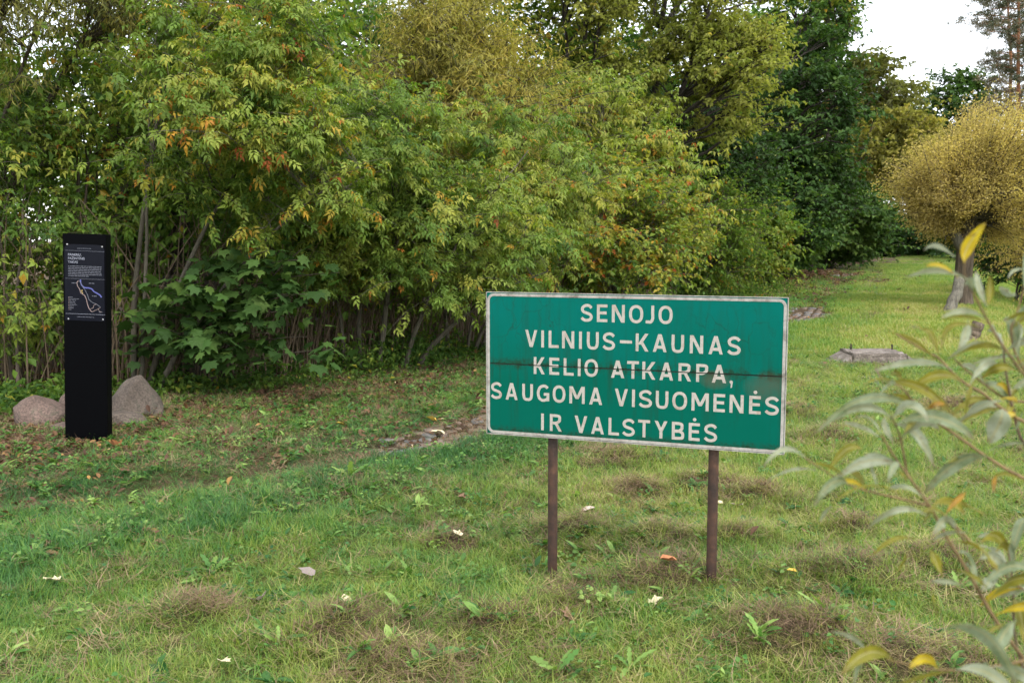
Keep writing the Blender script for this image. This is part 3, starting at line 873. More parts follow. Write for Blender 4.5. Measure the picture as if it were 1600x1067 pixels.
plant('green_shrub', 'dark low shrubs shutting the far end of the lane', 'shrub', FT(1440, 92), [E(1375, 1480, 335, 412, 92, 3), E(1450, 1560, 340, 412, 90, 3)], 'leaf', M_MAPLE, M_BARKD,
      .22, 58, 150, 9, 12, 6, .06, 3.6, .3, .26, .12, warm=0, rise=.05)
for k, (p0, p1, q0, q1, Y, lab) in enumerate([(1370, 1490, 215, 415, 84, 'dark tree closing the far end of the path behind the leafy tunnel'),
                                               (1450, 1600, 250, 425, 74, 'dark bushy tree half hidden behind the round yellow willow'),
                                               (1560, 1750, 200, 430, 64, 'dark tree at the right edge behind the yellow willow')]):
    plant('dark_tree', lab, 'tree', FT((p0 + p1) / 2, Y), [E(p0, p1, q0, q1, Y, 4)], 'leaf', M_MAPLE, M_BARKD, .28 + .1 * (k == 2), 31 + k, 80, 8, 11, 2, .2, 3.4, .3, .26, .3, stem_part='trunk')
plant('green_shrub', 'low dark shrub beyond the ditch on the right edge', 'shrub', FT(1590, 33),
      [E(1530, 1680, 350, 455, 33, 2)], 'leaf', M_LEAF, M_BARKD, .22, 35, 60, 8, 11, 5, .04, 1.5, .3, .28, .12)
plant('willow_tree', 'second yellow willow drooping low at the right edge', 'tree', FT(1700, 29), [E(1575, 1740, 235, 440, 29, 2.2)], 'small', M_BALL, M_BARKW, .5, 36, 110, 10, 16, 2, .14, 1.3, .6, .3, .22, warm=0, stem_part='trunk')

# pines
def pine(label, foot, top, tiers, seed, leans=0.0, tint=.5):
    r = np.random.default_rng(seed)
    x, y = foot; g0 = gz(x, y)
    root = thing('pine_tree', (x, y, g0), label, 'tree')
    org = np.array([x, y, g0])
    K = 16; t = np.linspace(0, 1, K)
    P = np.array([x, y, g0])[None] * (1 - t)[:, None] + np.array(top)[None] * t[:, None]
    P[:, 0] += leans * np.sin(t * 3) + r.normal(0, .05, K); v, q_ = tubes(P[None], (.22 * (1 - .75 * t))[None], 9)
    mobj('trunk', make_mesh('trunk', v - org, [q_], M_BARKP), root)
    pos, ax = [], []
    Bs = []
    for (z, rad, n) in tiers:
        for i in range(n):
            a = r.uniform(0, 2 * np.pi); zz = z + r.normal() * .5; f = np.clip((zz - g0) / (top[2] - g0), 0, 1)
            c0 = np.array([np.interp(f, t, P[:, 0]), np.interp(f, t, P[:, 1]), zz]); rr = rad * 1.12 * r.uniform(.5, 1.1)
            e = c0 + np.array([math.cos(a) * rr, math.sin(a) * rr, r.normal() * .25 + .12 * rr])
            Bs.append(bez(c0[None], ((c0 + e) / 2 + [0, 0, .15 * rr])[None], e[None], 6)[0])
            for s in range(13):
                u = r.uniform(.35, 1.02); c = c0 + (e - c0) * u + r.normal(0, .38, 3) * np.array([1, 1, .45]) * (rad / 2.2)
                nn = 30
                pos.append(c + r.normal(0, .13, (nn, 3)) * np.array([1, 1, .6])); ax.append(r.normal(0, 1, (nn, 3)) + np.array([0, 0, .4]))
    v, q_ = tubes(np.array(Bs), np.full((len(Bs), 6), 1) * np.linspace(.05, .015, 6)[None], 4)
    mobj('branches', make_mesh('branches', v - org, [q_], M_BARKP), root)['kind'] = 'stuff'
    pos = np.concatenate(pos); ax = np.concatenate(ax); n = len(pos)
    tn = np.clip(tint + np.repeat(r.normal(0, .18, n // 30), 30) + r.normal(0, .1, n), 0, 1)
    v, f, T, LB = build_leaves(pos, ax, r.normal(0, 1, (n, 3)), 1.6 * r.uniform(.7, 1.2, n), tn, 'needle', seed)
    mobj('crown', make_mesh('crown', v - org, [f], M_PINE, False, {'tint': T, 'leafb': LB, 'leafv': np.zeros(len(T))}), root)['kind'] = 'stuff'


Yp = 72
zt = lambda py, Y: at(1500, py, Y)[2]
pine('tall pine with bare orange trunk at the top right corner', FT(1578, Yp), tuple(at(1582, -120, Yp)),
     [(zt(-90, Yp), 2.2, 9), (zt(-40, Yp), 2.8, 10), (zt(10, Yp), 3.0, 10), (zt(60, Yp), 2.6, 8), (zt(110, Yp), 2.2, 7)], 41, .5, .5)
pine('brownish pine with two-tone needles left of the bare orange trunk', FT(1556, Yp + 5), tuple(at(1566, -60, Yp + 5)),
     [(zt(-30, Yp), 2.6, 10), (zt(20, Yp), 3.2, 12), (zt(70, Yp), 2.2, 8), (zt(125, Yp), 2.6, 12), (zt(160, Yp), 2.8, 12)], 42, .8, .72)
pine('pine with reddish brown lower branches cut by the right edge', FT(1625, Yp - 4), tuple(at(1630, -60, Yp - 4)),
     [(zt(40, Yp), 2.8, 10), (zt(100, Yp), 3.0, 12), (zt(150, Yp), 2.4, 10)], 43, .4, .4)
pine('pine top showing above the tall dark tree left of the sky gap', FT(1285, 60), tuple(at(1290, -110, 60)),
     [(zt(-80, 60), 1.8, 8), (zt(-30, 60), 2.2, 9), (zt(15, 60), 2.2, 9), (zt(50, 60), 2.0, 8)], 44, .2, .25)

# background wood behind the thicket (each trunk stands, crowns share shapes)
bgspecs = [(-10, 15.5, 6.0), (-7.6, 18.5, 6.4), (-5.2, 17, 5.6), (-3.4, 20, 7.2), (-1.6, 23, 8.0), (.4, 27, 8.6), (2.6, 32, 9.5), (5.2, 38, 10.5), (-8.5, 14, 4.8), (-12, 21, 6.6), (9.2, 48, 13), (15.5, 60, 15)]
bglabels = ['leafy tree deep in the wood behind the left edge', 'leafy tree deep in the wood above the black pillar', 'tree in the wood behind the dark stump trunk',
            'tree filling the wood behind the orange-tipped box elder', 'tall tree in the wood behind the arching middle box elder', 'tall tree behind the yellow-olive willow',
            'tree crown behind the pale-twigged arching shrub', 'tall tree behind the yellow-green ash', 'low leafy tree behind the left-edge shrub',
            'farther tree glimpsed through the willow at the top left', 'tall tree behind the big dark green maple', 'tall tree behind the greyish olive one by the far path']
src = {}
for k, ((x, y, h), lab) in enumerate(zip(bgspecs, bglabels)):
    key = k % 3
    if key not in src:
        rx = h * .30
        root = plant('woodland_tree', lab, 'tree', (x, y), [(x, y, h * .62, rx, rx, h * .36), (x + rx * .5, y, h * .42, rx, rx, h * .30)], 'leaf', M_LEAF, M_BARKD, .30 + .07 * key, 60 + k,
                     110, 8, 12, 2, .09, 1.3, .35, .24, .12, stem_part='trunk', group='trees of the wood behind the thicket')
        src[key] = (root, h)
    else:
        r0, h0 = src[key]
        o = r0.copy(); link(o); o.location = (x, y, gz(x, y)); s = h / h0
        o.scale = (s, s, s); o.rotation_euler = (0, 0, k * 1.3); o['label'] = lab
        for ch in list(r0.children):
            c = ch.copy(); link(c); c.parent = o

# thin stems crowding the shade of the thicket: nobody could count them
n = 1500
u = RNG.uniform(0, 1, n)
yy = 10.0 + 15 * u ** 1.3 + RNG.uniform(0, 1.5, n)
xx = hedge_x(yy) - .12 - 3.4 * RNG.uniform(0, 1, n) ** 1.5
g = terrain(xx, yy)
hh = RNG.uniform(.9, 2.1, n) + .5 * (yy > 13)
lean = np.stack([RNG.normal(.12, .28, n), RNG.normal(-.03, .2, n)], -1) * hh[:, None]
A = np.stack([xx, yy, g - .03], -1); Cc = A + np.concatenate([lean, hh[:, None]], 1)
Bm = A * .55 + Cc * .45 + np.stack([-lean[:, 0] * .35, -lean[:, 1] * .3, hh * .1], -1)
v, q_ = tubes(bez(A, Bm, Cc, 7), RNG.uniform(.004, .014, n)[:, None] * np.linspace(1, .35, 7)[None], 5)
tag(mobj('sapling_stems', make_mesh('sapling_stems', v, [q_], M_BARKS)), 'crowd of thin brown sapling stems in the shade of the thicket', None, None, 'stuff')

# dense leafy masses deep in the thicket closing the view between stems
def leaf_mass(name, label, n, fx, seed, kind, mat, tint, scale, droop=.3):
    r = np.random.default_rng(seed)
    P = fx(r, n)
    ax = r.normal(0, 1, (n, 3)) - np.array([0, .4, droop]); nr = r.normal(0, .5, (n, 3)) + np.array([0, -.3, 1.])
    tn = np.clip(tint + .22 * (vnoise(P[:, 0] + P[:, 1], P[:, 2] * 2, .8, seed, 2) - .5) + r.normal(0, .08, n) + (r.uniform(size=n) < .03) * .35, 0, 1)
    v, f, T, LB = build_leaves(P, ax, nr, scale * r.uniform(.6, 1.2, n), tn, kind, seed)
    return tag(mobj(name, make_mesh(name, v, [f], mat, False, {'tint': T, 'leafb': LB, 'leafv': np.zeros(len(T))})), label, None, None, 'stuff')


def low_fx(r, n):      # knee-high herbs and seedlings along the foot of the thicket
    y = 9 + 26 * r.uniform(0, 1, n) ** 1.5
    x = hedge_x(y) + r.normal(.0, .55, n) * (1 + (y - 9) * .03)
    cl = vnoise(x, y, .5, 5, 2)
    z = terrain(x, y) + .02 + r.uniform(0, 1, n) ** 1.6 * .42 * sstep(.35, .75, cl) * (.35 + .65 * sstep(9.5, 12, y))
    return np.stack([x, y, z], -1)


leaf_mass('undergrowth', 'knee-high green herbs along the foot of the thicket', 42000, low_fx, 71, 'small', M_LEAF, .33, 1.0)


def deep_fx(r, n):     # shaded foliage inside the thicket
    y = 11.5 + 26 * r.uniform(0, 1, n) ** 1.3
    cx_ = r.integers(0, 240, n)
    rr = np.random.default_rng(5)
    cyy = 11.5 + 26 * rr.uniform(0, 1, 240) ** 1.3
    cxx = hedge_x(cyy) - rr.uniform(.5, 5.5, 240); czz = rr.uniform(.7, 3.6, 240)
    k = .35 + .02 * cyy[cx_]
    P = np.stack([cxx[cx_] + r.normal(0, 1, n) * k, cyy[cx_] + r.normal(0, 1, n) * k, czz[cx_] + r.normal(0, .8, n) * k], -1)
    P[:, 2] = np.maximum(P[:, 2], .1)
    return P


leaf_mass('thicket_foliage', 'shaded leaves deep inside the thicket', 90000, deep_fx, 72, 'leaf', M_LEAF, .40, 1.0)


# old dark trunks in the thicket
def trunk_thing(name, label, cat, base, top, r0, r1, seed, mat=M_BARKD, rough=.12, m=14, K=22):
    r = np.random.default_rng(seed)
    root = thing(name, (base[0], base[1], gz(*base[:2])), label, cat)
    org = np.array(root.location)
    b0 = np.array([base[0], base[1], org[2] - .08]); t = np.linspace(0, 1, K)
    P = b0[None] * (1 - t)[:, None] + np.array(top)[None] * t[:, None] + np.cumsum(r.normal(0, .008, (K, 3)), 0)
    R = r1 + (r0 - r1) * (1 - t) ** 1.4 + r0 * .5 * np.exp(-t * 14)
    v, q_ = tubes(P[None], R[None], m)
    V = v.reshape(K, m, 3); rid = 1 + rough * np.sin(np.arange(m) * 2.4 + r.uniform(0, 6))[None, :, None] * (1 + r.normal(0, .3, (K, m, 1)))
    V = P[:, None] + (V - P[:, None]) * rid
    caps = np.arange((K - 1) * m, K * m)
    v = np.concatenate([V.reshape(-1, 3), [P[-1]]])
    cf = np.stack([caps, np.roll(caps, -1), np.full(m, len(v) - 1)], -1)
    mobj('trunk', make_mesh('trunk', v - org, [q_, cf], mat), root)
    return root


trunk_thing('old_tree', 'thick dark ivy-less trunk rising behind the maple leaves', 'tree', FT(282, 12.2), tuple(at(262, -40, 12.6)), .16, .09, 81)
trunk_thing('old_tree', 'dark leaning trunk left of the slender grey stem', 'tree', FT(225, 12.6), tuple(at(170, 90, 12.4)), .12, .06, 82)
for k, (px, pt, w_, lab) in enumerate([(262, 255, .11, 'left dark stump post in the shaded hollow beside the grey boulder'),
                                       (300, 305, .15, 'middle dark rotten trunk in the shaded hollow beside the grey boulder'),
                                       (348, 340, .13, 'right dark rotten trunk in the shaded hollow beside the grey boulder')]):
    trunk_thing('tree_stump', lab, 'stump', FT(px, 11.3 + .1 * k), tuple(at(pt, 430, 11.5)), w_ * .9, w_ * .8, 83 + k, rough=.16)


# ---------------------------------------------------------------- big-leaved maple sapling, each near leaf a part
def maple_leaf_mesh(seed):
    r = np.random.default_rng(seed)
    s = 1
    out_ = [(0, 0), (.16, -.04), (.42, -.08), (.36, .10), (.62, .22), (.47, .33), (.52, .62), (.30, .52), (.16, .60), (.10, .82), (0, 1.0)]
    pts = out_ + [(-x, y) for x, y in out_[-2:0:-1]]
    V = [(x * s, y * s, 0) for x, y in pts]; V = np.array(V)
    V[:, :2] *= r.uniform(.94, 1.06, (len(V), 2)); ctr = np.array([[0, .28, 0.0]])
    V[:, 2] = -.22 * (V[:, 0] ** 2) - .16 * V[:, 1] ** 2 + .03 * np.abs(V[:, 0]) + r.normal(0, .012, len(V))
    n = len(V); V = np.concatenate([V, ctr]) * .165
    F = [(n, i, (i + 1) % n) for i in range(n)]
    b_ = r.uniform(0, 1)
    return make_mesh('leaf', V, [np.array(F)], M_MAPLE, False, {'tint': np.full(n + 1, r.uniform(.25, .8)), 'leafb': np.full(n + 1, b_), 'leafv': np.zeros(n + 1)})


ML = [maple_leaf_mesh(i) for i in range(8)]
mr = np.random.default_rng(91)
mfoot = FT(330, 10.9)
mroot = thing('maple_sapling', (mfoot[0], mfoot[1], gz(*mfoot)), 'young maple with large dark green lobed leaves in tiers beside the grey boulder', 'sapling')
morg = np.array(mroot.location)
boughs = [(250, 505), (300, 520), (350, 535), (420, 515), (480, 520), (520, 540), (360, 400), (420, 385), (480, 400), (530, 420), (330, 440), (400, 450), (460, 455), (290, 455), (210, 480),
          (185, 530), (440, 480), (240, 440), (370, 480), (500, 455)]
A_, C_ = [], []
for i, (px, py) in enumerate(boughs):
    e = at(px, py + 6, 9.95 + mr.uniform(-.35, .45)); z0 = max(.15, e[2] - mr.uniform(.15, .45))
    A_.append([mfoot[0] + mr.normal() * .05, mfoot[1], z0]); C_.append(e)
A_ = np.array(A_); C_ = np.array(C_)
bp_ = bez(A_, (A_ + C_) / 2 + np.array([0, 0, .12]), C_, 9)
st = bez(np.array([[mfoot[0], mfoot[1], morg[2] - .05]] * 3), np.array([[mfoot[0] - .1, mfoot[1], .8], [mfoot[0] + .1, mfoot[1], .8], [mfoot[0], mfoot[1] + .05, .9]]),
         np.array([at(380, 385, 10.7), at(470, 390, 10.6), at(300, 420, 10.8)]), 10)
v1, q1 = tubes(st, np.full((3, 10), 1) * np.linspace(.022, .006, 10)[None], 6)
mobj('stem', make_mesh('stem', v1 - morg, [q1], M_BARK), mroot)
for i in range(len(bp_)):
    v, q_ = tubes(bp_[i:i + 1], np.linspace(.008, .003, 9)[None], 4)
    mobj('branch', make_mesh('branch', v - morg, [q_], M_BARK), mroot)
for i in range(290):
    b_ = mr.integers(len(bp_)); t = mr.uniform(.35, 1.0) ** .7
    p = bp_[b_, int(t * 8)] + mr.normal(0, 1, 3) * np.array([.17, .13, .07])
    a = mr.uniform(-1.9, 1.9) + math.pi
    o = bpy.data.objects.new('leaf', ML[mr.integers(8)])
    o.location = p - morg
    o.rotation_euler = (mr.normal(-.45, .3), mr.normal(0, .28), a)
    o.scale = (mr.uniform(.7, 1.15),) * 3
    link(o, mroot)

VV, FF, TT = [], [], []; off = 0
for i in range(420):
    b_ = mr.integers(len(bp_)); t = mr.uniform(.2, 1.0)
    p = bp_[b_, int(t * 8)] + mr.normal(0, 1, 3) * np.array([.2, .18, .10]) + np.array([0, .12, 0])
    me_ = ML[mr.integers(8)]; co = np.array([v_.co[:] for v_ in me_.vertices]) * mr.uniform(.6, 1.0)
    R_ = np.array(Matrix.Rotation(mr.uniform(0, 6.28), 3, 'Z') @ Matrix.Rotation(mr.normal(-.4, .35), 3, 'X') @ Matrix.Rotation(mr.normal(0, .3), 3, 'Y'))
    VV.append(co @ R_.T + p - morg); FF.append(np.array([p_.vertices[:] for p_ in me_.polygons]) + off); off += len(co); TT.append(np.full(len(co), mr.uniform(.15, .8)))
TT = np.concatenate(TT)
mobj('foliage', make_mesh('foliage', np.concatenate(VV), [np.concatenate(FF)], M_MAPLE, False, {'tint': TT, 'leafb': TT, 'leafv': TT * 0}), mroot)['kind'] = 'stuff'

# ---------------------------------------------------------------- pollarded yellow willow
YB = 25.0
bf = FT(1504, YB)
wroot = thing('willow_tree', (bf[0], bf[1], gz(*bf)), 'round-headed pollarded willow with dense yellow leaves on a furrowed trunk', 'tree')
worg = np.array(wroot.location)
K = 16; t = np.linspace(0, 1, K)
tp = at(1515, 345, YB)
P = np.array([bf[0], bf[1], worg[2] - .1])[None] * (1 - t)[:, None] + tp[None] * t[:, None]
P[:, 0] += -.05 * np.sin(t * 3.1)
R = .19 + .08 * np.exp(-t * 8) + .05 * np.exp(-(1 - t) * 6)
v, q_ = tubes(P[None], R[None], 16)
V = v.reshape(K, 16, 3); V = P[:, None] + (V - P[:, None]) * (1 + .13 * np.sin(np.arange(16) * 2.9)[None, :, None])
mobj('trunk', make_mesh('trunk', V.reshape(-1, 3) - worg, [q_], M_BARKW), wroot)
p1 = at(1512, 400, YB); p2 = at(1480, 335, YB)
v, q_ = tubes(bez(p1[None], ((p1 + p2) / 2 + [-.12, -.05, 0])[None], p2[None], 7), np.linspace(.16, .11, 7)[None], 9)
mobj('limb', make_mesh('limb', v - worg, [q_], M_BARKG), wroot)
r = np.random.default_rng(95)
cen = np.array(at(1556, 280, YB)); env_r = np.array([2.3, 2.3, 1.78])
n = 620
d = norm(r.normal(size=(n, 3)) + np.array([0, 0, .25]))
bump_ = 1 + .15 * np.sin(d[:, 0] * 5 + 1) + .13 * np.sin(d[:, 2] * 7 + d[:, 1] * 4) + .10 * (vnoise(d[:, 0] * 3 + 9, d[:, 2] * 3 + d[:, 1] * 3, .5, 3) - .5)
E_ = cen + d * env_r * (r.uniform(.72, 1.06, n) * bump_)[:, None]
E2 = at(1458, 305, YB) + norm(r.normal(size=(140, 3))) * np.array([.85, .9, 1.05]) * r.uniform(.6, 1.05, (140, 1))
E_ = np.concatenate([E_, E2]); n = len(E_)
S_ = tp + r.normal(0, .16, (n, 3)); S_[:, 0] += r.uniform(-.5, .5, n)
Bz = (S_ + E_) / 2 + np.array([0, 0, .25])
W_ = bez(S_, Bz, E_, 9)
v, q_ = tubes(W_, np.full((n, 9), 1) * np.linspace(.020, .005, 9)[None], 3)
mobj('shoots', make_mesh('shoots', v - worg, [q_], M_BARKL), wroot)['kind'] = 'stuff'
nl = n * 125
w_i = np.repeat(np.arange(n), 125); tt = np.clip(r.uniform(.30, 1, nl) ** .5, 0, .999); jj = (tt * 8).astype(int); fj = (tt * 8 - jj)[:, None]
Pl = W_[w_i, jj] * (1 - fj) + W_[w_i, jj + 1] * fj + r.normal(0, .085, (nl, 3)) * (.4 + tt[:, None])
td = norm(W_[w_i, jj + 1] - W_[w_i, jj])
tn = np.clip(.52 + r.normal(0, .12, n)[w_i] + r.normal(0, .09, nl), 0, 1)
v, f, T, LB = build_leaves(Pl, td + r.normal(0, .6, (nl, 3)) - np.array([0, 0, .3]), r.normal(0, .6, (nl, 3)) + np.array([0, -.2, .8]), r.uniform(.7, 1.3, nl), tn, 'ball', 96)
mobj('crown', make_mesh('crown', v - worg, [f], M_BALL, False, {'tint': T, 'leafb': LB, 'leafv': np.zeros(len(T))}), wroot)['kind'] = 'stuff'
g_ = ground_at(1482, 488)
lt = trunk_thing('leaning_log', 'weathered grey log leaning against the pollarded willow trunk', 'log', (g_[0], g_[1]), tuple(at(1503, 436, g_[1] + .5)), .125, .12, 97, M_BARKG, .05)
g_ = ground_at(1512, 535)
trunk_thing('tree_stump', 'short brown stump in the grass in front of the pollarded willow', 'stump', (g_[0], g_[1]), (g_[0] + .12, g_[1], gz(*g_) + .28), .10, .09, 98, M_BARKW, .1)

# ---------------------------------------------------------------- boulders
def granite(name, c1, c2, c3):
    m, nt, N, L, out = new_mat(name)
    tc = N.new('ShaderNodeTexCoord')
    n1 = noise(N, L, 3, 5, .6, tc.outputs['Object']); n2 = noise(N, L, 60, 3, .7, tc.outputs['Object'])
    a_ = ramp(N, [(.35, c1), (.65, c2)]); L.new(n1.outputs[0], a_.inputs[0])
    s_ = ramp(N, [(.38, (.45, .45, .45)), (.5, (1, 1, 1)), (.66, (1.5, 1.5, 1.5))]); L.new(n2.outputs[0], s_.inputs[0])
    mx = N.new('ShaderNodeMix'); mx.data_type = 'RGBA'; mx.blend_type = 'MULTIPLY'; mx.inputs[0].default_value = .8
    L.new(a_.outputs[0], mx.inputs[6]); L.new(s_.outputs[0], mx.inputs[7])
    n3 = noise(N, L, 5, 6, .7, tc.outputs['Object'], .5); r3 = ramp(N, [(.55, (0, 0, 0)), (.68, (1, 1, 1))]); L.new(n3.outputs[0], r3.inputs[0])
    m2 = N.new('ShaderNodeMix'); m2.data_type = 'RGBA'; L.new(r3.outputs[0], m2.inputs[0]); L.new(mx.outputs[2], m2.inputs[6]); m2.inputs[7].default_value = (*c3, 1)
    b = N.new('ShaderNodeBsdfPrincipled'); b.inputs['Roughness'].default_value = .85; L.new(m2.outputs[2], b.inputs['Base Color'])
    bp = N.new('ShaderNodeBump'); bp.inputs['Strength'].default_value = .5; bp.inputs['Distance'].default_value = .02
    L.new(n2.outputs[0], bp.inputs['Height']); L.new(bp.outputs[0], b.inputs['Normal']); L.new(b.outputs[0], out.inputs[0])
    return m


M_RED = granite('reddish_granite', (.085, .055, .042), (.155, .105, .083), (.055, .06, .035))
M_GREY = granite('grey_granite', (.060, .045, .034), (.115, .090, .070), (.035, .04, .025))


def boulder(name, label, c, size, mat, seed, peak=(0, 0), rot=0):
    bm = bmesh.new(); bmesh.ops.create_icosphere(bm, subdivisions=5, radius=1)
    r = np.random.default_rng(seed)
    V = np.array([v.co[:] for v in bm.verts])
    planes = norm(r.normal(size=(11, 3))); ds = r.uniform(.58, .92, 11)
    for p_, d_ in zip(planes, ds):
        s_ = V @ p_; over = np.maximum(s_ - d_, 0); V -= over[:, None] * p_ * .85
    V = V * (1 + .13 * (vnoise(V[:, 0] * 3 + V[:, 2] * 2, V[:, 1] * 3 - V[:, 2], 1, seed, 4) - .5)[:, None])
    V[:, 0] += peak[0] * np.maximum(V[:, 2], 0); V[:, 1] += peak[1] * np.maximum(V[:, 2], 0)
    tz = np.maximum(V[:, 2], 0); V[:, 0] *= 1 - .35 * tz * (abs(peak[0]) > 0)
    V *= np.array(size)
    for v, co in zip(bm.verts, V): v.co = co
    me = bpy.data.meshes.new(name); bm.to_mesh(me); bm.free(); me.materials.append(mat)
    me.polygons.foreach_set('use_smooth', np.ones(len(me.polygons), bool))
    o = mobj(name, me, None, c); o.rotation_euler = (0, 0, rot)
    tag(o, label, 'boulder')
    return o


def bp_at(px, py, Y, dz=0):
    p = at(px, py, Y); return (p[0], p[1], gz(p[0], p[1]) + dz)


boulder('boulder', 'rounded reddish boulder left of the black pillar', bp_at(66, 660, 8.9), (.29, .24, .26), M_RED, 1)
boulder('boulder', 'small low stone between the reddish boulder and the pillar', bp_at(99, 668, 8.5), (.12, .12, .08), M_RED, 2)
boulder('boulder', 'large pointed grey boulder right of the black pillar', bp_at(214, 655, 9.3), (.31, .26, .37), M_GREY, 13, (.10, 0), .3)
boulder('boulder', 'low grey-brown boulder tucked against the right side of the pillar', bp_at(186, 660, 8.85), (.25, .18, .15), M_GREY, 4)
boulder('boulder', 'mossy grey boulder mostly hidden behind the pillar', bp_at(118, 650, 9.1), (.2, .2, .27), M_RED, 5)

# ---------------------------------------------------------------- cobbled remains of the old road
M_COB = [granite('cobble_' + n_, a_, b_, (.13, .11, .07)) for n_, a_, b_ in (('pink', (.10, .07, .052), (.21, .15, .115)), ('grey', (.075, .075, .072), (.165, .155, .145)), ('brown', (.085, .06, .04), (.165, .12, .08)))]


def cobble_mesh(seed, mat):
    bm = bmesh.new(); bmesh.ops.create_icosphere(bm, subdivisions=2, radius=1)
    r = np.random.default_rng(seed); sh = r.uniform(.7, 1.2, 2)
    ph = r.uniform(0, 6, 4)
    for v in bm.verts:
        x, y, z = v.co; a = math.atan2(y, x); k = 1 + .12 * math.sin(2 * a + ph[0]) + .08 * math.sin(3 * a + ph[1])
        v.co = (x * k * sh[0] * .075, y * k * sh[1] * .06, max(min(z, .38), -.6) * .05)
    me = bpy.data.meshes.new('cobble'); bm.to_mesh(me); bm.free(); me.materials.append(mat)
    me.polygons.foreach_set('use_smooth', np.ones(len(me.polygons), bool))
    return me


CM = [cobble_mesh(i, M_COB[i % 3]) for i in range(9)]


def cobble_patch(label, yc0, yc1, hw, limit, seed, sc=1.0):
    r = np.random.default_rng(seed)
    ym = (yc0 + yc1) / 2; c0 = (float(track_x(ym)), ym)
    root = thing('cobbled_pavement', (c0[0], c0[1], gz(*c0)), label, 'pavement')
    root['kind'] = 'structure'
    org = np.array(root.location); cnt = 0; rest = []
    L_ = math.hypot(yc1 - yc0, float(track_x(yc1) - track_x(yc0)))
    ny_ = int(L_ / (.155 * sc)); nx_ = int(2 * hw / (.135 * sc))
    for j in range(ny_):
        yy_ = yc0 + (yc1 - yc0) * j / ny_
        dx = float(track_x(yy_ + .2) - track_x(yy_ - .2)) / .4; dn = math.hypot(dx, 1); tx, ty = dx / dn, 1 / dn
        for i in range(nx_):
            o_ = -hw + 2 * hw * (i + .5) / nx_ + r.normal() * .012
            x = float(track_x(yy_)) + o_ * ty; y = yy_ - o_ * tx
            edge = abs(o_) / hw + abs((j + .5) / ny_ - .5) * 2 * .6 + (vnoise(x, y, .35, seed) - .5) * 1.3
            if edge > 1.0: continue
            o = bpy.data.objects.new('cobble', CM[r.integers(9)])
            o.location = (x - org[0], y - org[1], gz(x, y) - .007 + r.normal() * .005 - org[2]); o.rotation_euler = (r.normal() * .06, r.normal() * .06, math.atan2(ty, tx) + r.normal() * .25)
            o.scale = (sc * r.uniform(.85, 1.15),) * 3
            if cnt < limit: link(o, root)
            cnt += 1
    return root


cobble_patch('patch of worn pinkish cobbles in the wheel track left of the road sign', 7.75, 10.2, .42, 290, 1)
cobble_patch('pale patch of old cobbles in the track beyond the right edge of the sign', 20.0, 24.5, .5, 260, 2, 1.25)
cobble_patch('small far stone patch in the track near the treeline', 43.5, 47, .6, 80, 3, 2.2)

# ---------------------------------------------------------------- concrete slab with sloped sides
m, nt, N, L, out = new_mat('old_mossy_concrete')
tc = N.new('ShaderNodeTexCoord'); n1 = noise(N, L, 6, 6, .7, tc.outputs['Object'], .5); n2 = noise(N, L, 50, 4, .7, tc.outputs['Object'])
a_ = ramp(N, [(.3, (.05, .04, .03)), (.55, (.17, .14, .115)), (.75, (.33, .30, .27))]); L.new(n1.outputs[0], a_.inputs[0])
s_ = ramp(N, [(.35, (.5, .5, .5)), (.6, (1.2, 1.2, 1.2))]); L.new(n2.outputs[0], s_.inputs[0])
mx = N.new('ShaderNodeMix'); mx.data_type = 'RGBA'; mx.blend_type = 'MULTIPLY'; mx.inputs[0].default_value = .9
L.new(a_.outputs[0], mx.inputs[6]); L.new(s_.outputs[0], mx.inputs[7])
b = N.new('ShaderNodeBsdfPrincipled'); b.inputs['Roughness'].default_value = .95; L.new(mx.outputs[2], b.inputs['Base Color'])
bp = N.new('ShaderNodeBump'); bp.inputs['Strength'].default_value = .7; bp.inputs['Distance'].default_value = .02
L.new(n2.outputs[0], bp.inputs['Height']); L.new(bp.outputs[0], b.inputs['Normal']); L.new(b.outputs[0], out.inputs[0])
M_CONC = m
gc = ground_at(1375, 571)
croot = thing('concrete_block', (gc[0], gc[1], gz(*gc) - .012), 'low mossy concrete block with sloping ends in the grass right of the sign', 'concrete block')
V = np.array([(-.36, 0, .165), (.36, 0, .165), (.36, .55, .18), (-.36, .55, .18), (-.36, -.03, -.08), (.36, -.03, -.08), (.36, .6, -.08), (-.36, .6, -.08)])
bm = bmesh.new(); vs = [bm.verts.new(p) for p in V]
for f in ((0, 1, 2, 3), (4, 5, 1, 0), (5, 6, 2, 1), (6, 7, 3, 2), (7, 4, 0, 3), (7, 6, 5, 4)): bm.faces.new([vs[i] for i in f])
bmesh.ops.bevel(bm, geom=list(bm.edges), offset=.012, segments=2, affect='EDGES')
bmesh.ops.subdivide_edges(bm, edges=[e for e in bm.edges if e.calc_length() > .2], cuts=6, use_grid_fill=True)
for v in bm.verts: v.co += Vector((random.gauss(0, .004), random.gauss(0, .004), random.gauss(0, .005)))
me = bpy.data.meshes.new('slab'); bm.to_mesh(me); bm.free(); me.materials.append(M_CONC)
mobj('slab', me, croot)
for s in (-1, 1):
    bm = bmesh.new()
    vs = [bm.verts.new(p) for p in ((s * .37, .02, .14), (s * .37, .52, .15), (s * .66, .56, -.03), (s * .66, -.10, -.05), (s * .37, -.06, -.10), (s * .37, .56, -.10))]
    for f in ((0, 1, 2, 3), (0, 3, 4), (1, 5, 2), (2, 5, 4, 3), (0, 4, 5, 1)): bm.faces.new([vs[i] for i in f])
    bmesh.ops.recalc_face_normals(bm, faces=bm.faces)
    me = bpy.data.meshes.new('ramp'); bm.to_mesh(me); bm.free(); me.materials.append(M_CONC)
    mobj('sloped_end', me, croot)
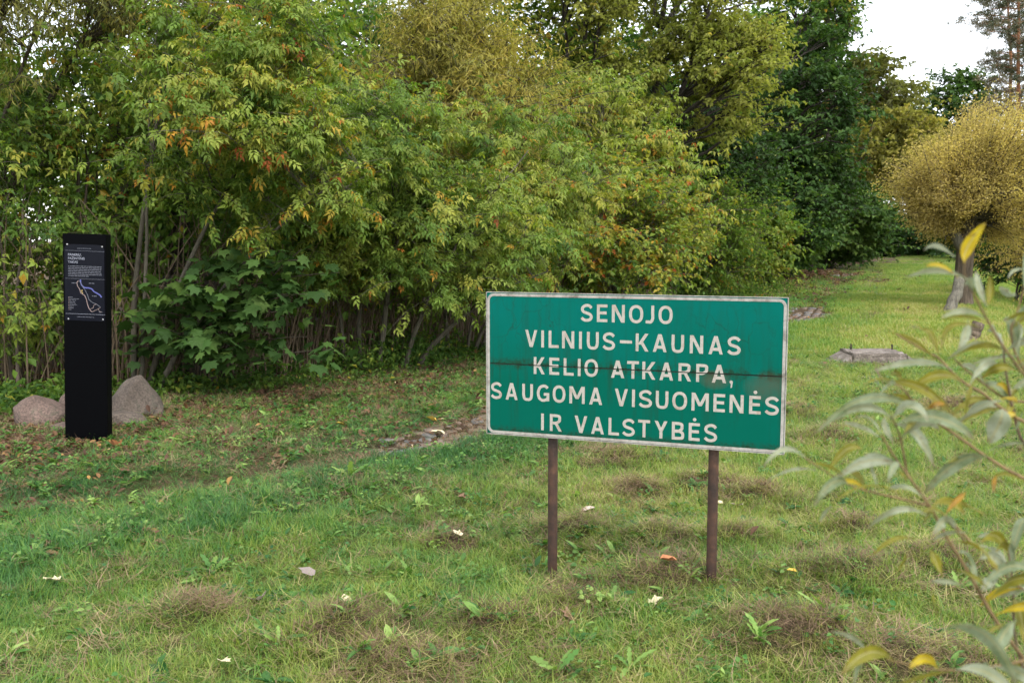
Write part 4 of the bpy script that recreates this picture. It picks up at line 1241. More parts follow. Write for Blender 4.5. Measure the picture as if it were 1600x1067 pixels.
for px_, yy_ in ((-.24, .45), (.30, .40)):
    v, q_ = tubes(np.array([[(px_, yy_, .15), (px_ + .005, yy_, .20), (px_, yy_, .25)]]), np.array([[.014, .012, .012]]), 8)
    mobj('iron_stub', make_mesh('iron_stub', v, [q_], M_BARKD), croot)

# ---------------------------------------------------------------- the road sign
TH = 0.353512729
SA = Vector((-.12579, 4.98, 1.388798)); SW, SH = 1.45665, .7115
sroot = thing('road_sign', (SA.x + .73 * math.cos(TH), SA.y - .73 * math.sin(TH), 0.02), 'weathered green sign with white capitals on two rusty posts', 'sign')
# local frame of parts: x along the sign, y away from the viewer, z up; origin = top left corner
Msign = Matrix.Translation(SA) @ Matrix.Rotation(-TH, 4, 'Z')
sroot_inv = Matrix.Translation(-Vector(sroot.location))


def sput(name, me):
    o = bpy.data.objects.new(name, me); link(o, sroot)
    o.matrix_local = sroot_inv @ Msign
    return o


def panel_material():
    m, nt, N, L, out = new_mat('weathered_green_enamel')
    tc = N.new('ShaderNodeTexCoord'); C_ = tc.outputs['Object']
    sep = N.new('ShaderNodeSeparateXYZ'); L.new(C_, sep.inputs[0])

    def math_(op, a, b=None, clamp=False):
        q_ = N.new('ShaderNodeMath'); q_.operation = op; q_.use_clamp = clamp
        for i, v in enumerate((a, b)):
            if v is None: continue
            if isinstance(v, (int, float)): q_.inputs[i].default_value = v
            else: L.new(v, q_.inputs[i])
        return q_.outputs[0]
    base_n = noise(N, L, 2.4, 4, .5, C_)
    base = ramp(N, [(.25, (.0, .086, .058)), (.5, (.0, .108, .086)), (.8, (.0, .125, .112))])
    bz = N.new('ShaderNodeMath'); bz.operation = 'MULTIPLY_ADD'; bz.inputs[1].default_value = .55; bz.inputs[2].default_value = .25
    zz_ = N.new('ShaderNodeMath'); zz_.operation = 'MULTIPLY_ADD'; zz_.inputs[1].default_value = 1.0; L.new(sep.outputs['Z'], zz_.inputs[0]); L.new(base_n.outputs[0], zz_.inputs[2])
    L.new(zz_.outputs[0], bz.inputs[0]); L.new(bz.outputs[0], base.inputs[0])
    mp = N.new('ShaderNodeMapping'); mp.inputs['Scale'].default_value = (1, 1, .09); L.new(C_, mp.inputs[0])
    streak = noise(N, L, 26, 5, .6, mp.outputs[0])
    blot = noise(N, L, 11, 6, .7, C_)
    fine = noise(N, L, 60, 4, .75, C_, .4)
    # distance below/above features: grime gathers by the seam and the edges
    z = sep.outputs['Z']; x = sep.outputs['X']
    d_seam = math_('ABSOLUTE', math_('ADD', z, .352))
    gs = math_('SUBTRACT', 1, math_('MULTIPLY', d_seam, 15), True)
    d_bot = math_('ADD', z, .70); gb = math_('SUBTRACT', 1, math_('MULTIPLY', d_bot, 15), True)
    g = math_('MAXIMUM', gs, gb)
    g1 = math_('MULTIPLY', g, math_('MULTIPLY', fine.outputs[0], 1.6))
    g1 = math_('MULTIPLY', math_('MULTIPLY', math_('SUBTRACT', g1, .36, True), 2.0, True), math_('MULTIPLY', math_('SUBTRACT', blot.outputs[0], .42, True), 7, True))
    st = math_('MULTIPLY', math_('SUBTRACT', streak.outputs[0], .50, True), 2.6)
    st2 = math_('MULTIPLY', math_('SUBTRACT', blot.outputs[0], .58, True), 2.6)
    low = math_('MULTIPLY', math_('SUBTRACT', 1, math_('MULTIPLY', math_('ABSOLUTE', math_('ADD', z, .42)), 5), True), 1)
    st = math_('ADD', math_('MULTIPLY', st, math_('ADD', .55, low)), math_('MULTIPLY', st2, .5))
    # cracks in the enamel, two corners
    wv = N.new('ShaderNodeTexVoronoi'); wv.feature = 'DISTANCE_TO_EDGE'; wv.inputs['Scale'].default_value = 8.5
    nz = noise(N, L, 9, 3, .6, C_)
    vm = N.new('ShaderNodeVectorMath'); vm.operation = 'MULTIPLY_ADD'; vm.inputs[1].default_value = (.09, .09, .09)
    L.new(nz.outputs[1], vm.inputs[0]); L.new(C_, vm.inputs[2])
    mpc = N.new('ShaderNodeMapping'); mpc.inputs['Scale'].default_value = (1.5, 1, .75); L.new(vm.outputs[0], mpc.inputs[0]); L.new(mpc.outputs[0], wv.inputs['Vector'])
    crk = math_('SUBTRACT', 1, math_('MULTIPLY', wv.outputs['Distance'], 34), True)

    def spot(cx_, cz_, k):
        dx = math_('SUBTRACT', x, cx_); dz = math_('SUBTRACT', z, cz_)
        return math_('SUBTRACT', 1, math_('MULTIPLY', math_('ADD', math_('MULTIPLY', dx, dx), math_('MULTIPLY', math_('MULTIPLY', dz, dz), 2.5)), k), True)
    msk = math_('MAXIMUM', spot(.18, -.13, 12), spot(1.20, -.17, 13))
    msk2 = math_('MULTIPLY', msk, math_('MULTIPLY', math_('SUBTRACT', blot.outputs[0], .30, True), 4.5), True)
    crk = math_('MULTIPLY', crk, msk2)
    dirt = math_('ADD', math_('ADD', g1, math_('MULTIPLY', st, .85)), math_('MULTIPLY', crk, .5), True)
    mx = N.new('ShaderNodeMix'); mx.data_type = 'RGBA'; L.new(dirt, mx.inputs[0]); L.new(base.outputs[0], mx.inputs[6]); mx.inputs[7].default_value = (.012, .035, .018, 1)
    # rust bleed under the seam
    rs = math_('MULTIPLY', math_('MAXIMUM', spot(1.14, -.385, 160), spot(1.38, -.41, 70)), math_('MULTIPLY', blot.outputs[0], .75), True)
    m2 = N.new('ShaderNodeMix'); m2.data_type = 'RGBA'; L.new(rs, m2.inputs[0]); L.new(mx.outputs[2], m2.inputs[6]); m2.inputs[7].default_value = (.10, .055, .03, 1)
    b = N.new('ShaderNodeBsdfPrincipled'); b.inputs['Roughness'].default_value = .5; b.inputs['Specular IOR Level'].default_value = .05
    L.new(m2.outputs[2], b.inputs['Base Color']); L.new(b.outputs[0], out.inputs[0])
    bp = N.new('ShaderNodeBump'); bp.inputs['Strength'].default_value = .15; bp.inputs['Distance'].default_value = .002
    L.new(dirt, bp.inputs['Height']); L.new(bp.outputs[0], b.inputs['Normal'])
    return m


def white_material(name, c, dirty=.5, sc=9, dirtc=(.20, .13, .075)):
    m, nt, N, L, out = new_mat(name)
    tc = N.new('ShaderNodeTexCoord'); C_ = tc.outputs['Object']
    n1 = noise(N, L, sc, 7, .75, C_, .3); r_ = ramp(N, [(.42 + .2 * (1 - dirty), (0, 0, 0)), (.62 + .2 * (1 - dirty), (1, 1, 1))]); L.new(n1.outputs[0], r_.inputs[0])
    n2 = noise(N, L, 70, 3, .7, C_); r2 = ramp(N, [(.3, tuple(k * .78 for k in c)), (.6, c)]); L.new(n2.outputs[0], r2.inputs[0])
    mx = N.new('ShaderNodeMix'); mx.data_type = 'RGBA'; ml = N.new('ShaderNodeMath'); ml.operation = 'MULTIPLY'; ml.inputs[1].default_value = .75
    L.new(r_.outputs[0], ml.inputs[0]); L.new(ml.outputs[0], mx.inputs[0]); L.new(r2.outputs[0], mx.inputs[6]); mx.inputs[7].default_value = (*dirtc, 1)
    b = N.new('ShaderNodeBsdfPrincipled'); b.inputs['Roughness'].default_value = .7; b.inputs['Specular IOR Level'].default_value = .15; L.new(mx.outputs[2], b.inputs['Base Color']); L.new(b.outputs[0], out.inputs[0])
    return m


M_PANEL = panel_material()
M_LET = white_material('dirty_white_lettering', (.385, .355, .31), .42)
M_BORD = white_material('dirty_white_border', (.36, .34, .305), .75, 12, (.075, .055, .038))
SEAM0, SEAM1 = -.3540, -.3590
for nm, z1, z0 in (('upper_panel', 0, SEAM0), ('lower_panel', SEAM1, -SH)):
    sput(nm, box_mesh(nm, 0, SW, 0, .016, z0, z1, M_PANEL, .0015))
sput('seam_shadow_strip', box_mesh('seam_shadow_strip', .002, SW - .002, .006, .014, SEAM1 - .001, SEAM0 + .001, M_BARKD))  # dark strip added in the gap, standing in for the upper panel's shadow


def ring(x0, x1, z0, z1, w, r, y=-.0016, seg=10):
    """rounded rectangular stripe"""
    def outline(i):
        pts = []
        xa, xb, za, zb = x0 + i, x1 - i, z0 + i, z1 - i; rr = r - i
        for cx_, cz_, a0 in ((xb - rr, zb - rr, 0), (xa + rr, zb - rr, 90), (xa + rr, za + rr, 180), (xb - rr, za + rr, 270)):
            for k in range(seg + 1):
                a = math.radians(a0 + 90 * k / seg); pts.append((cx_ + rr * math.cos(a), cz_ + rr * math.sin(a)))
        return pts
    o_, i_ = outline(0), outline(w); n = len(o_)
    V = [(p[0], y, p[1]) for p in o_] + [(p[0], y, p[1]) for p in i_] + [(p[0], 0.0005, p[1]) for p in o_] + [(p[0], 0.0005, p[1]) for p in i_]
    F = []
    for k in range(n):
        j = (k + 1) % n
        F += [(k, j, n + j, n + k), (2 * n + k, 2 * n + j, j, k), (n + k, n + j, 3 * n + j, 3 * n + k)]
    return np.array(V), np.array(F)


v, f = ring(.002, SW - .002, -SH + .002, -.004, .0135, .036)
sput('border', make_mesh('border', v, [f], M_BORD, False))
for nm, a in (('edge_strip', (-.003, SW + .003, -.002, .018, .0005, .003)), ('edge_strip', (-.003, SW + .003, -.002, .018, -SH - .004, -SH - .0005)),
              ('edge_strip', (SW + .0005, SW + .004, -.002, .018, -SH, 0)), ('edge_strip', (-.004, -.0005, -.002, .018, -SH, 0))):
    sput(nm, box_mesh(nm, *a, M_BORD))

# stroke alphabet
CAP, ST = .0845, .0140


def glyph(ch, w):
    h = CAP; s = ST; hs = s / 2; quads = []; strips = []

    def diag(xa, ya, xb, yb):
        dx, dy = (xb - xa), (yb - ya); l = math.hypot(dx, dy); hw = hs * l / abs(dy)
        quads.append([(xa - hw, ya), (xa + hw, ya), (xb + hw, yb), (xb - hw, yb)])

    def ver(x, a=0, b=h): quads.append([(x - hs, a), (x + hs, a), (x + hs, b), (x - hs, b)])

    def hor(y, a, b): quads.append([(a, y - hs), (b, y - hs), (b, y + hs), (a, y + hs)])

    def curve(pts, closed=False, n=6):
        P = np.array(pts, float); out_ = []
        m_ = len(P); rng = range(m_ if closed else m_ - 1)
        g_ = lambda i: P[i % m_] if closed else (P[i] if 0 <= i < m_ else (2 * P[0] - P[1] if i < 0 else 2 * P[-1] - P[-2]))
        for i in rng:
            p0, p1, p2, p3 = g_(i - 1), g_(i), g_(i + 1), g_(i + 2)
            for k in range(n):
                t = k / n
                out_.append(.5 * ((2 * p1) + (-p0 + p2) * t + (2 * p0 - 5 * p1 + 4 * p2 - p3) * t * t + (-p0 + 3 * p1 - 3 * p2 + p3) * t ** 3))
        if not closed: out_.append(P[-1])
        strips.append((np.array(out_), closed))
    C = ch
    if C in 'EĖ':
        ver(hs); hor(hs, hs, w); hor(h - hs, hs, w); hor(h * .52, hs, w * .92)
        if C == 'Ė':
            a = np.linspace(0, 2 * np.pi, 14, endpoint=False)
            strips.append(('disc', [(w * .52 + .0085 * math.cos(k), h + .0165 + .0085 * math.sin(k)) for k in a]))
    elif C == 'I': ver(w / 2)
    elif C == 'L': ver(hs); hor(hs, hs, w)
    elif C == 'T': ver(w / 2); hor(h - hs, 0, w)
    elif C == 'N': ver(hs); ver(w - hs); diag(w - hs * 1.25, 0, hs * 1.25, h)
    elif C == 'M': ver(hs); ver(w - hs); diag(hs * 1.3, h, w / 2, h * .27); diag(w - hs * 1.3, h, w / 2, h * .27)
    elif C == 'V': diag(hs * 1.05, h, w / 2 - hs * .1, 0); diag(w - hs * 1.05, h, w / 2 + hs * .1, 0)
    elif C == 'A': diag(hs * 1.05, 0, w / 2 - hs * .1, h); diag(w - hs * 1.05, 0, w / 2 + hs * .1, h); hor(h * .27, w * .2, w * .8)
    elif C == 'Y': diag(hs * 1.1, h, w / 2, h * .42); diag(w - hs * 1.1, h, w / 2, h * .42); ver(w / 2, 0, h * .47)
    elif C == 'K': ver(hs); diag(w - hs * 1.3, h, w * .30, h * .38); diag(w - hs * 1.1, 0, w * .42, h * .56)
    elif C == '-': hor(h * .5, 0, w)
    elif C == 'O':
        a = np.linspace(0, 2 * np.pi, 12, endpoint=False); e = .88
        curve([(w / 2 + (w / 2 - hs) * np.sign(math.cos(k)) * abs(math.cos(k)) ** e, h / 2 + (h / 2 - hs + .001) * np.sign(math.sin(k)) * abs(math.sin(k)) ** e) for k in a], True, 4)
    elif C == 'U': curve([(hs, h), (hs, h * .7), (hs, h * .36), (w * .22, h * .13), (w / 2, hs - .001), (w * .78, h * .13), (w - hs, h * .36), (w - hs, h * .7), (w - hs, h)])
    elif C == 'J': curve([(w - hs, h), (w - hs, h * .6), (w - hs, h * .26), (w * .62, hs * 1.05), (w * .30, hs), (0, hs * 1.1)])
    elif C == 'S':
        X = lambda t: hs + (w - s) * t
        Y_ = lambda t: hs + (h - s) * t
        curve([(X(1.0), Y_(.84)), (X(.78), Y_(.98)), (X(.45), Y_(1.01)), (X(.13), Y_(.90)), (X(.04), Y_(.73)), (X(.18), Y_(.57)), (X(.5), Y_(.49)), (X(.84), Y_(.40)), (X(.98), Y_(.24)),
               (X(.86), Y_(.06)), (X(.52), Y_(-.01)), (X(.2), Y_(.03)), (X(-.04), Y_(.16))])
    elif C == 'G':
        X = lambda t: hs + (w - s) * t
        Y_ = lambda t: hs + (h - s) * t
        curve([(X(.98), Y_(.86)), (X(.78), Y_(.99)), (X(.5), Y_(1.01)), (X(.2), Y_(.9)), (X(.03), Y_(.66)), (X(0), Y_(.42)), (X(.12), Y_(.14)), (X(.42), Y_(0)), (X(.75), Y_(.03)), (X(1), Y_(.13))])
        ver(w - hs, hs * .5, h * .47); hor(h * .44, w * .56, w)
    elif C in 'PRB':
        ver(hs)
        rr = w * .93 if C != 'P' else w
        curve([(hs, h - hs), (rr * .55, h - hs), (rr - hs * 1.3, h * .88), (rr - hs, h * .74), (rr - hs * 1.3, h * .60), (rr * .55, h * .485), (hs, h * .485)])
        if C == 'R': diag(w - hs * 1.15, 0, w * .50, h * .48)
        if C == 'B': curve([(hs, h * .485), (w * .55, h * .485), (w - hs * 1.4, h * .40), (w - hs, h * .25), (w - hs * 1.4, h * .11), (w * .55, hs), (hs, hs)])
    elif C == ',':
        a = np.linspace(0, 2 * np.pi, 12, endpoint=False)
        strips.append(('disc', [(w * .6 + .0078 * math.cos(k), .007 + .0078 * math.sin(k)) for k in a]))
        quads.append([(w * .6 - .002, -.022), (w * .6 + .004, -.018), (w * .6 + .0075, .005), (w * .6 - .001, .003)])
    V = []; F3 = []; F4 = []; lvl = 0
    for qd in quads:
        y = -.0004 - .00012 * lvl; lvl += 1; b0 = len(V)
        if (qd[1][0] - qd[0][0]) * (qd[2][1] - qd[1][1]) < 0: qd = qd[::-1]
        V += [(p[0], y, p[1]) for p in qd] + [(p[0], .0005, p[1]) for p in qd]
        F4 += [(b0, b0 + 1, b0 + 2, b0 + 3)] + [(b0 + 4 + k, b0 + 4 + (k + 1) % 4, b0 + (k + 1) % 4, b0 + k) for k in range(4)]
    for P, closed in strips:
        y = -.0004 - .00012 * lvl; lvl += 1; b0 = len(V)
        if isinstance(P, str):
            n_ = len(closed); V += [(p[0], y, p[1]) for p in closed] + [(sum(p[0] for p in closed) / n_, y, sum(p[1] for p in closed) / n_)]
            F3 += [(b0 + k, b0 + (k + 1) % n_, b0 + n_) for k in range(n_)]
            continue
        T = np.roll(P, -1, 0) - np.roll(P, 1, 0)
        if not closed: T[0] = P[1] - P[0]; T[-1] = P[-1] - P[-2]
        T /= np.linalg.norm(T, axis=1, keepdims=True); Nn = np.stack([-T[:, 1], T[:, 0]], -1)
        for p, nn in zip(P, Nn):
            a, c_ = p + nn * hs, p - nn * hs
            V += [(a[0], y, a[1]), (c_[0], y, c_[1])]
        n_ = len(P)
        for k in range(n_ if closed else n_ - 1):
            j = (k + 1) % n_
            F4.append((b0 + 2 * k, b0 + 2 * k + 1, b0 + 2 * j + 1, b0 + 2 * j))
    return np.array(V), ([np.array(F4)] if F4 else []) + ([np.array(F3)] if F3 else [])


ROWS = [
    (-.1315, [('S', .488, .55), ('E', .57, .622), ('N', .644, .707), ('O', .728, .797), ('J', .809, .849), ('O', .87, .937)]),
    (-.2655, [('V', .204, .267), ('I', .287, .303), ('L', .326, .378), ('N', .395, .457), ('I', .481, .496), ('U', .521, .58), ('S', .599, .662), ('-', .685, .744), ('K', .762, .824),
              ('A', .845, .911), ('U', .934, .993), ('N', 1.02, 1.082), ('A', 1.107, 1.173), ('S', 1.192, 1.255)]),
    (-.3985, [('K', .249, .306), ('E', .33, .381), ('L', .404, .455), ('I', .475, .491), ('O', .51, .578), ('A', .643, .708), ('T', .722, .779), ('K', .796, .859), ('A', .879, .944),
              ('R', .969, 1.029), ('P', 1.052, 1.107), ('A', 1.125, 1.191), (',', 1.205, 1.22)]),
    (-.5350, [('S', .02, .081), ('A', .1, .164), ('U', .189, .245), ('G', .266, .33), ('O', .348, .414), ('M', .434, .512), ('A', .535, .6), ('V', .663, .727), ('I', .747, .762),
              ('S', .78, .846), ('U', .863, .923), ('O', .942, 1.012), ('M', 1.033, 1.113), ('E', 1.135, 1.188), ('N', 1.209, 1.273), ('Ė', 1.298, 1.35), ('S', 1.368, 1.432)]),
    (-.6790, [('I', .288, .303), ('R', .334, .396), ('V', .462, .526), ('A', .546, .61), ('L', .633, .685), ('S', .701, .764), ('T', .779, .837), ('Y', .859, .921), ('B', .942, 1.001),
              ('Ė', 1.022, 1.074), ('S', 1.093, 1.156)])]


def clip_seam(V, Fs):
    """cut the lettering where the two sheets of the sign meet"""
    bm = bmesh.new(); vs = [bm.verts.new(tuple(p)) for p in V]
    for F in Fs:
        for f in F:
            try: bm.faces.new([vs[i] for i in f])
            except ValueError: pass
    for zc, nz_ in ((SEAM0, 1), (SEAM1, -1)):
        bmesh.ops.bisect_plane(bm, geom=list(bm.verts) + list(bm.edges) + list(bm.faces), plane_co=(0, 0, zc), plane_no=(0, 0, nz_))
    kill = [f for f in bm.faces if SEAM1 - 1e-5 < f.calc_center_median().z < SEAM0 + 1e-5]
    bmesh.ops.delete(bm, geom=kill, context='FACES')
    return bm


for base, letters in ROWS:
    for ch, a, b_ in letters:
        V, Fs = glyph(ch, b_ - a)
        V = V + np.array([a, 0, base])
        if base == -.3985:
            bm = clip_seam(V, Fs); me = bpy.data.meshes.new('letter'); bm.to_mesh(me); bm.free(); me.materials.append(M_LET)
        else:
            me = make_mesh('letter', V, Fs, M_LET, False)
        sput('letter', me)

# rusty posts
m, nt, N, L, out = new_mat('rusty_painted_steel')
tc = N.new('ShaderNodeTexCoord'); n1 = noise(N, L, 14, 6, .7, tc.outputs['Object']); n2 = noise(N, L, 120, 3, .7, tc.outputs['Object'])
a_ = ramp(N, [(.35, (.020, .009, .005)), (.55, (.045, .019, .010)), (.75, (.095, .042, .020))]); L.new(n1.outputs[0], a_.inputs[0])
b = N.new('ShaderNodeBsdfPrincipled'); b.inputs['Roughness'].default_value = .62; L.new(a_.outputs[0], b.inputs['Base Color'])
bp = N.new('ShaderNodeBump'); bp.inputs['Strength'].default_value = .6; bp.inputs['Distance'].default_value = .003
L.new(n2.outputs[0], bp.inputs['Height']); L.new(bp.outputs[0], b.inputs['Normal']); L.new(b.outputs[0], out.inputs[0])
M_RUST = m
for u_ in (.336, 1.1345):
    v, q_ = tubes(np.array([[(u_, .045, -1.62), (u_, .045, -1.2), (u_, .045, -.75), (u_, .045, -.3), (u_, .045, -.05)]]), np.full((1, 5), .0245), 24)
    sput('post', make_mesh('post', v, [q_], M_RUST))

# ---------------------------------------------------------------- black information pillar
m, nt, N, L, out = new_mat('black_powder_coat')
tc = N.new('ShaderNodeTexCoord'); n1 = noise(N, L, 45, 6, .8, tc.outputs['Object']); sp = N.new('ShaderNodeSeparateXYZ'); L.new(tc.outputs['Object'], sp.inputs[0])
r1 = ramp(N, [(.62, (0, 0, 0)), (.72, (1, 1, 1))]); L.new(n1.outputs[0], r1.inputs[0])
mr_ = N.new('ShaderNodeMapRange'); mr_.inputs['From Min'].default_value = 1.0; mr_.inputs['From Max'].default_value = 0; L.new(sp.outputs['Z'], mr_.inputs['Value'])
ml = N.new('ShaderNodeMath'); ml.operation = 'MULTIPLY'; L.new(r1.outputs[0], ml.inputs[0]); L.new(mr_.outputs[0], ml.inputs[1])
mx = N.new('ShaderNodeMix'); mx.data_type = 'RGBA'; L.new(ml.outputs[0], mx.inputs[0]); mx.inputs[6].default_value = (.0012, .0013, .0018, 1); mx.inputs[7].default_value = (.02, .019, .021, 1)
b = N.new('ShaderNodeBsdfPrincipled'); b.inputs['Roughness'].default_value = .45; b.inputs['Specular IOR Level'].default_value = .04
L.new(mx.outputs[2], b.inputs['Base Color']); L.new(b.outputs[0], out.inputs[0])
M_BLACK = m


def flat_mat(name, c, rough=.5, spec=.3):
    m, nt, N, L, out = new_mat(name)
    tc = N.new('ShaderNodeTexCoord'); n1 = noise(N, L, 30, 3, .6, tc.outputs['Object'])
    r_ = ramp(N, [(.3, tuple(k * .82 for k in c)), (.7, c)]); L.new(n1.outputs[0], r_.inputs[0])
    b = N.new('ShaderNodeBsdfPrincipled'); b.inputs['Roughness'].default_value = rough; b.inputs['Specular IOR Level'].default_value = spec
    L.new(r_.outputs[0], b.inputs['Base Color']); L.new(b.outputs[0], out.inputs[0])
    return m


M_PLATE = flat_mat('dark_printed_plate', (.0045, .0055, .010), .25, .12)
M_INK = flat_mat('pale_print', (.24, .25, .30), .6); M_INK2 = flat_mat('dim_print', (.11, .115, .14), .6)
M_RIVER = flat_mat('river_blue_print', (.10, .11, .33), .6); M_TRAIL = flat_mat('trail_pink_print', (.25, .19, .18), .6); M_STEEL = flat_mat('screw_steel', (.55, .55, .55), .3, .6)
M_YEL = flat_mat('yellow_print', (.45, .33, .12), .6)
PX, PY = ground_at(135, 691)
PW, PHt = .348, 1.70
proot = thing('information_pillar', (PX, PY, gz(PX, PY)), 'tall narrow black trail information pillar with printed map plate', 'information pillar')
proot.rotation_euler = (0, math.radians(1.9), math.radians(0))
mobj('column', box_mesh('column', -PW / 2, PW / 2, 0, .10, -.1, PHt, M_BLACK, .003), proot)
# plate 0.30 wide, from 1.02 to 1.62, with rounded upper shoulders
def plate_v(fx, fy):          # fractions measured on the plate crop: x 0..1 of pillar width, y 0..1 from pillar top over 135 px (= .72 m)
    return (-PW / 2 + fx * PW, PHt - fy * .7206)


zt_, zb_ = PHt - .085, PHt - .70
bm = bmesh.new(); out_ = []
hw = PW * .46
for k in range(9):
    a = math.pi / 2 * k / 8; out_.append((-hw + .06 - .06 * math.cos(a), zt_ - .035 + .035 * math.sin(a)))
out_ = out_ + [(-x, z) for x, z in out_[::-1]] + [(hw, zb_), (-hw, zb_)]
fr = [bm.verts.new((x, -.004, z)) for x, z in out_]; bk = [bm.verts.new((x, .0005, z)) for x, z in out_]
bm.faces.new(fr)
for k in range(len(fr)):
    bm.faces.new((fr[k], bk[k], bk[(k + 1) % len(fr)], fr[(k + 1) % len(fr)]))
bmesh.ops.recalc_face_normals(bm, faces=bm.faces)
me = bpy.data.meshes.new('map_plate'); bm.to_mesh(me); bm.free(); me.materials.append(M_PLATE)
plate = mobj('map_plate', me, proot)


def strip(name, pts, w, mat, y=-.0050):
    """thin printed line on the plate, pts in plate_v fractions"""
    P = np.array([plate_v(*p) for p in pts]); T = np.gradient(P, axis=0); T /= np.linalg.norm(T, axis=1, keepdims=True)
    Nn = np.stack([-T[:, 1], T[:, 0]], -1) * w / 2
    V = []; F = []
    for p, n_ in zip(P, Nn): V += [(p[0] + n_[0], y, p[1] + n_[1]), (p[0] - n_[0], y, p[1] - n_[1])]
    for k in range(len(P) - 1): F.append((2 * k, 2 * k + 1, 2 * k + 3, 2 * k + 2))
    return mobj(name, make_mesh(name, np.array(V), [np.array(F)], mat, False), plate)


# fractions from the 609x1067 enlargement: x -> (x-38)/520, y -> (y-38)/1029
fx = lambda x: (x - 38) / 520
fy = lambda y: (y - 38) / 1029
for y_ in (232, 552, 958):
    strip('printed_rule', [(fx(68), fy(y_)), (fx(540), fy(y_ + 3))], .0022, M_INK2 if y_ != 958 else M_INK)
strip('river_line', [(fx(x), fy(y)) for x, y in ((250, 565), (252, 600), (270, 635), (300, 655), (345, 655), (385, 665), (410, 695), (450, 715), (485, 735), (502, 760))], .009, M_RIVER)
strip('trail_line', [(fx(x), fy(y)) for x, y in ((225, 575), (205, 600), (215, 640), (240, 675), (250, 715), (300, 745), (320, 790), (330, 840), (345, 885), (370, 920), (388, 930))], .0055, M_TRAIL)
strip('trail_line', [(fx(x), fy(y)) for x, y in ((235, 570), (280, 650), (310, 690), (335, 740), (350, 790), (395, 825), (440, 840), (490, 875))], .0045, M_INK2, -.0053)
strip('trail_line', [(fx(x), fy(y)) for x, y in ((388, 930), (450, 900), (490, 875), (460, 900), (480, 925), (505, 930))], .003, M_TRAIL, -.0056)
strip('trail_line', [(fx(x), fy(y)) for x, y in ((360, 900), (400, 885), (408, 855), (440, 838))], .003, M_TRAIL, -.0059)
strip('trail_mark', [(fx(x), fy(y)) for x, y in ((252, 690), (275, 682), (262, 706), (280, 720))], .0055, M_YEL, -.0062)
rr = np.random.default_rng(3)


def bars(y_, x0, x1, w, mat, words=True):
    """a line of print too small to read: word-long dashes"""
    V = []; F = []; x = x0
    while x < x1 - 6:
        l = min(rr.uniform(12, 48), x1 - x); a = plate_v(fx(x), fy(y_)); b_ = plate_v(fx(x + l), fy(y_)); k = len(V)
        V += [(a[0], -.005, a[1] - w / 2), (b_[0], -.005, a[1] - w / 2), (b_[0], -.005, a[1] + w / 2), (a[0], -.005, a[1] + w / 2)]; F.append((k, k + 1, k + 2, k + 3)); x += l + 6
    mobj('print_line', make_mesh('print_line', np.array(V), [np.array(F)], mat, False), plate)


for k, y_ in enumerate(range(410, 530, 19)): bars(y_, 103, 505 if y_ < 515 else 350, .0052, M_INK2)
bars(205, 215, 390, .004, M_INK2); bars(993, 205, 410, .004, M_INK2)
for x0, x1, y_ in ((143, 200, 604), (350, 415, 602), (388, 445, 748), (470, 508, 930)): bars(y_, x0, x1, .0055, M_INK2)
for k in range(9):
    bars(768 + k * 18, 118, 118 + [40, 120, 75, 60, 80, 90, 45, 45, 20][k], .004, M_INK2)
    strip('legend_dot', [(fx(104), fy(768 + k * 18)), (fx(112), fy(768 + k * 18))], .0055, M_TRAIL)


def text(body, x, z, size, mat, parent, y=-.0052, sx=1.0):
    cu = bpy.data.curves.new('t', 'FONT'); cu.body = body; cu.size = size; cu.offset = .0003
    o = bpy.data.objects.new('t', cu); SC.collection.objects.link(o)
    dg = bpy.context.evaluated_depsgraph_get(); me = bpy.data.meshes.new_from_object(o.evaluated_get(dg))
    bpy.data.objects.remove(o)
    me.name = 'title_line'; me.materials.clear(); me.materials.append(mat)
    q_ = mobj('title_line', me, parent); q_.matrix_local = Matrix.Translation((x, y, z)) @ Matrix.Rotation(math.pi / 2, 4, 'X') @ Matrix.Scale(sx, 4, (1, 0, 0))
    return q_


for k, (tx_, y_) in enumerate((('PANERIŲ,', 292), ('PAŽINTINIS', 334), ('TAKAS', 376))):
    p_ = plate_v(fx(102), fy(y_)); text(tx_, p_[0], p_[1], .0265, M_INK, plate, sx=.98)
for x_, y_ in ((92, 165), (512, 180), (99, 1020), (515, 1016)):
    p_ = plate_v(fx(x_), fy(y_)); v, q_ = tubes(np.array([[(p_[0], 0, p_[1]), (p_[0], -.006, p_[1]), (p_[0], -.008, p_[1])]]), np.array([[.006, .006, .003]]), 12)
    mobj('screw', make_mesh('screw', v, [q_], M_STEEL), proot)

# ---------------------------------------------------------------- weeds and single fallen leaves in front
def dandelion(label, px, py, n, l, seed, kind='weed_plant', tint=(.45, .95), lobes=5, wr=.24, up=(.15, 1.25)):
    r = np.random.default_rng(seed); x, y = ground_at(px, py)
    root = thing(kind, (x, y, gz(x, y)), label, 'weed')
    for i in range(n + 3):
        L_ = l * r.uniform(.7, 1.15); V, F = leaf_shape(L_, L_ * wr, 16, r.uniform(.1, .6), .3, 0)
        if lobes: V[:, 0] *= (1 + .38 * np.sin(V[:, 1] / L_ * 2 * np.pi * lobes)) * (.35 + .9 * V[:, 1] / L_)
        me = make_mesh('leaf', V, [F], M_WEEDP, True, {'tint': np.full(len(V), r.uniform(*tint)), 'leafb': np.full(len(V), r.uniform(.3, 1)), 'leafv': np.zeros(len(V))})
        o = mobj('leaf', me, root); o.rotation_euler = (r.uniform(*up), r.normal() * .3, r.uniform(0, 6.28)); o.location = (0, 0, .01)


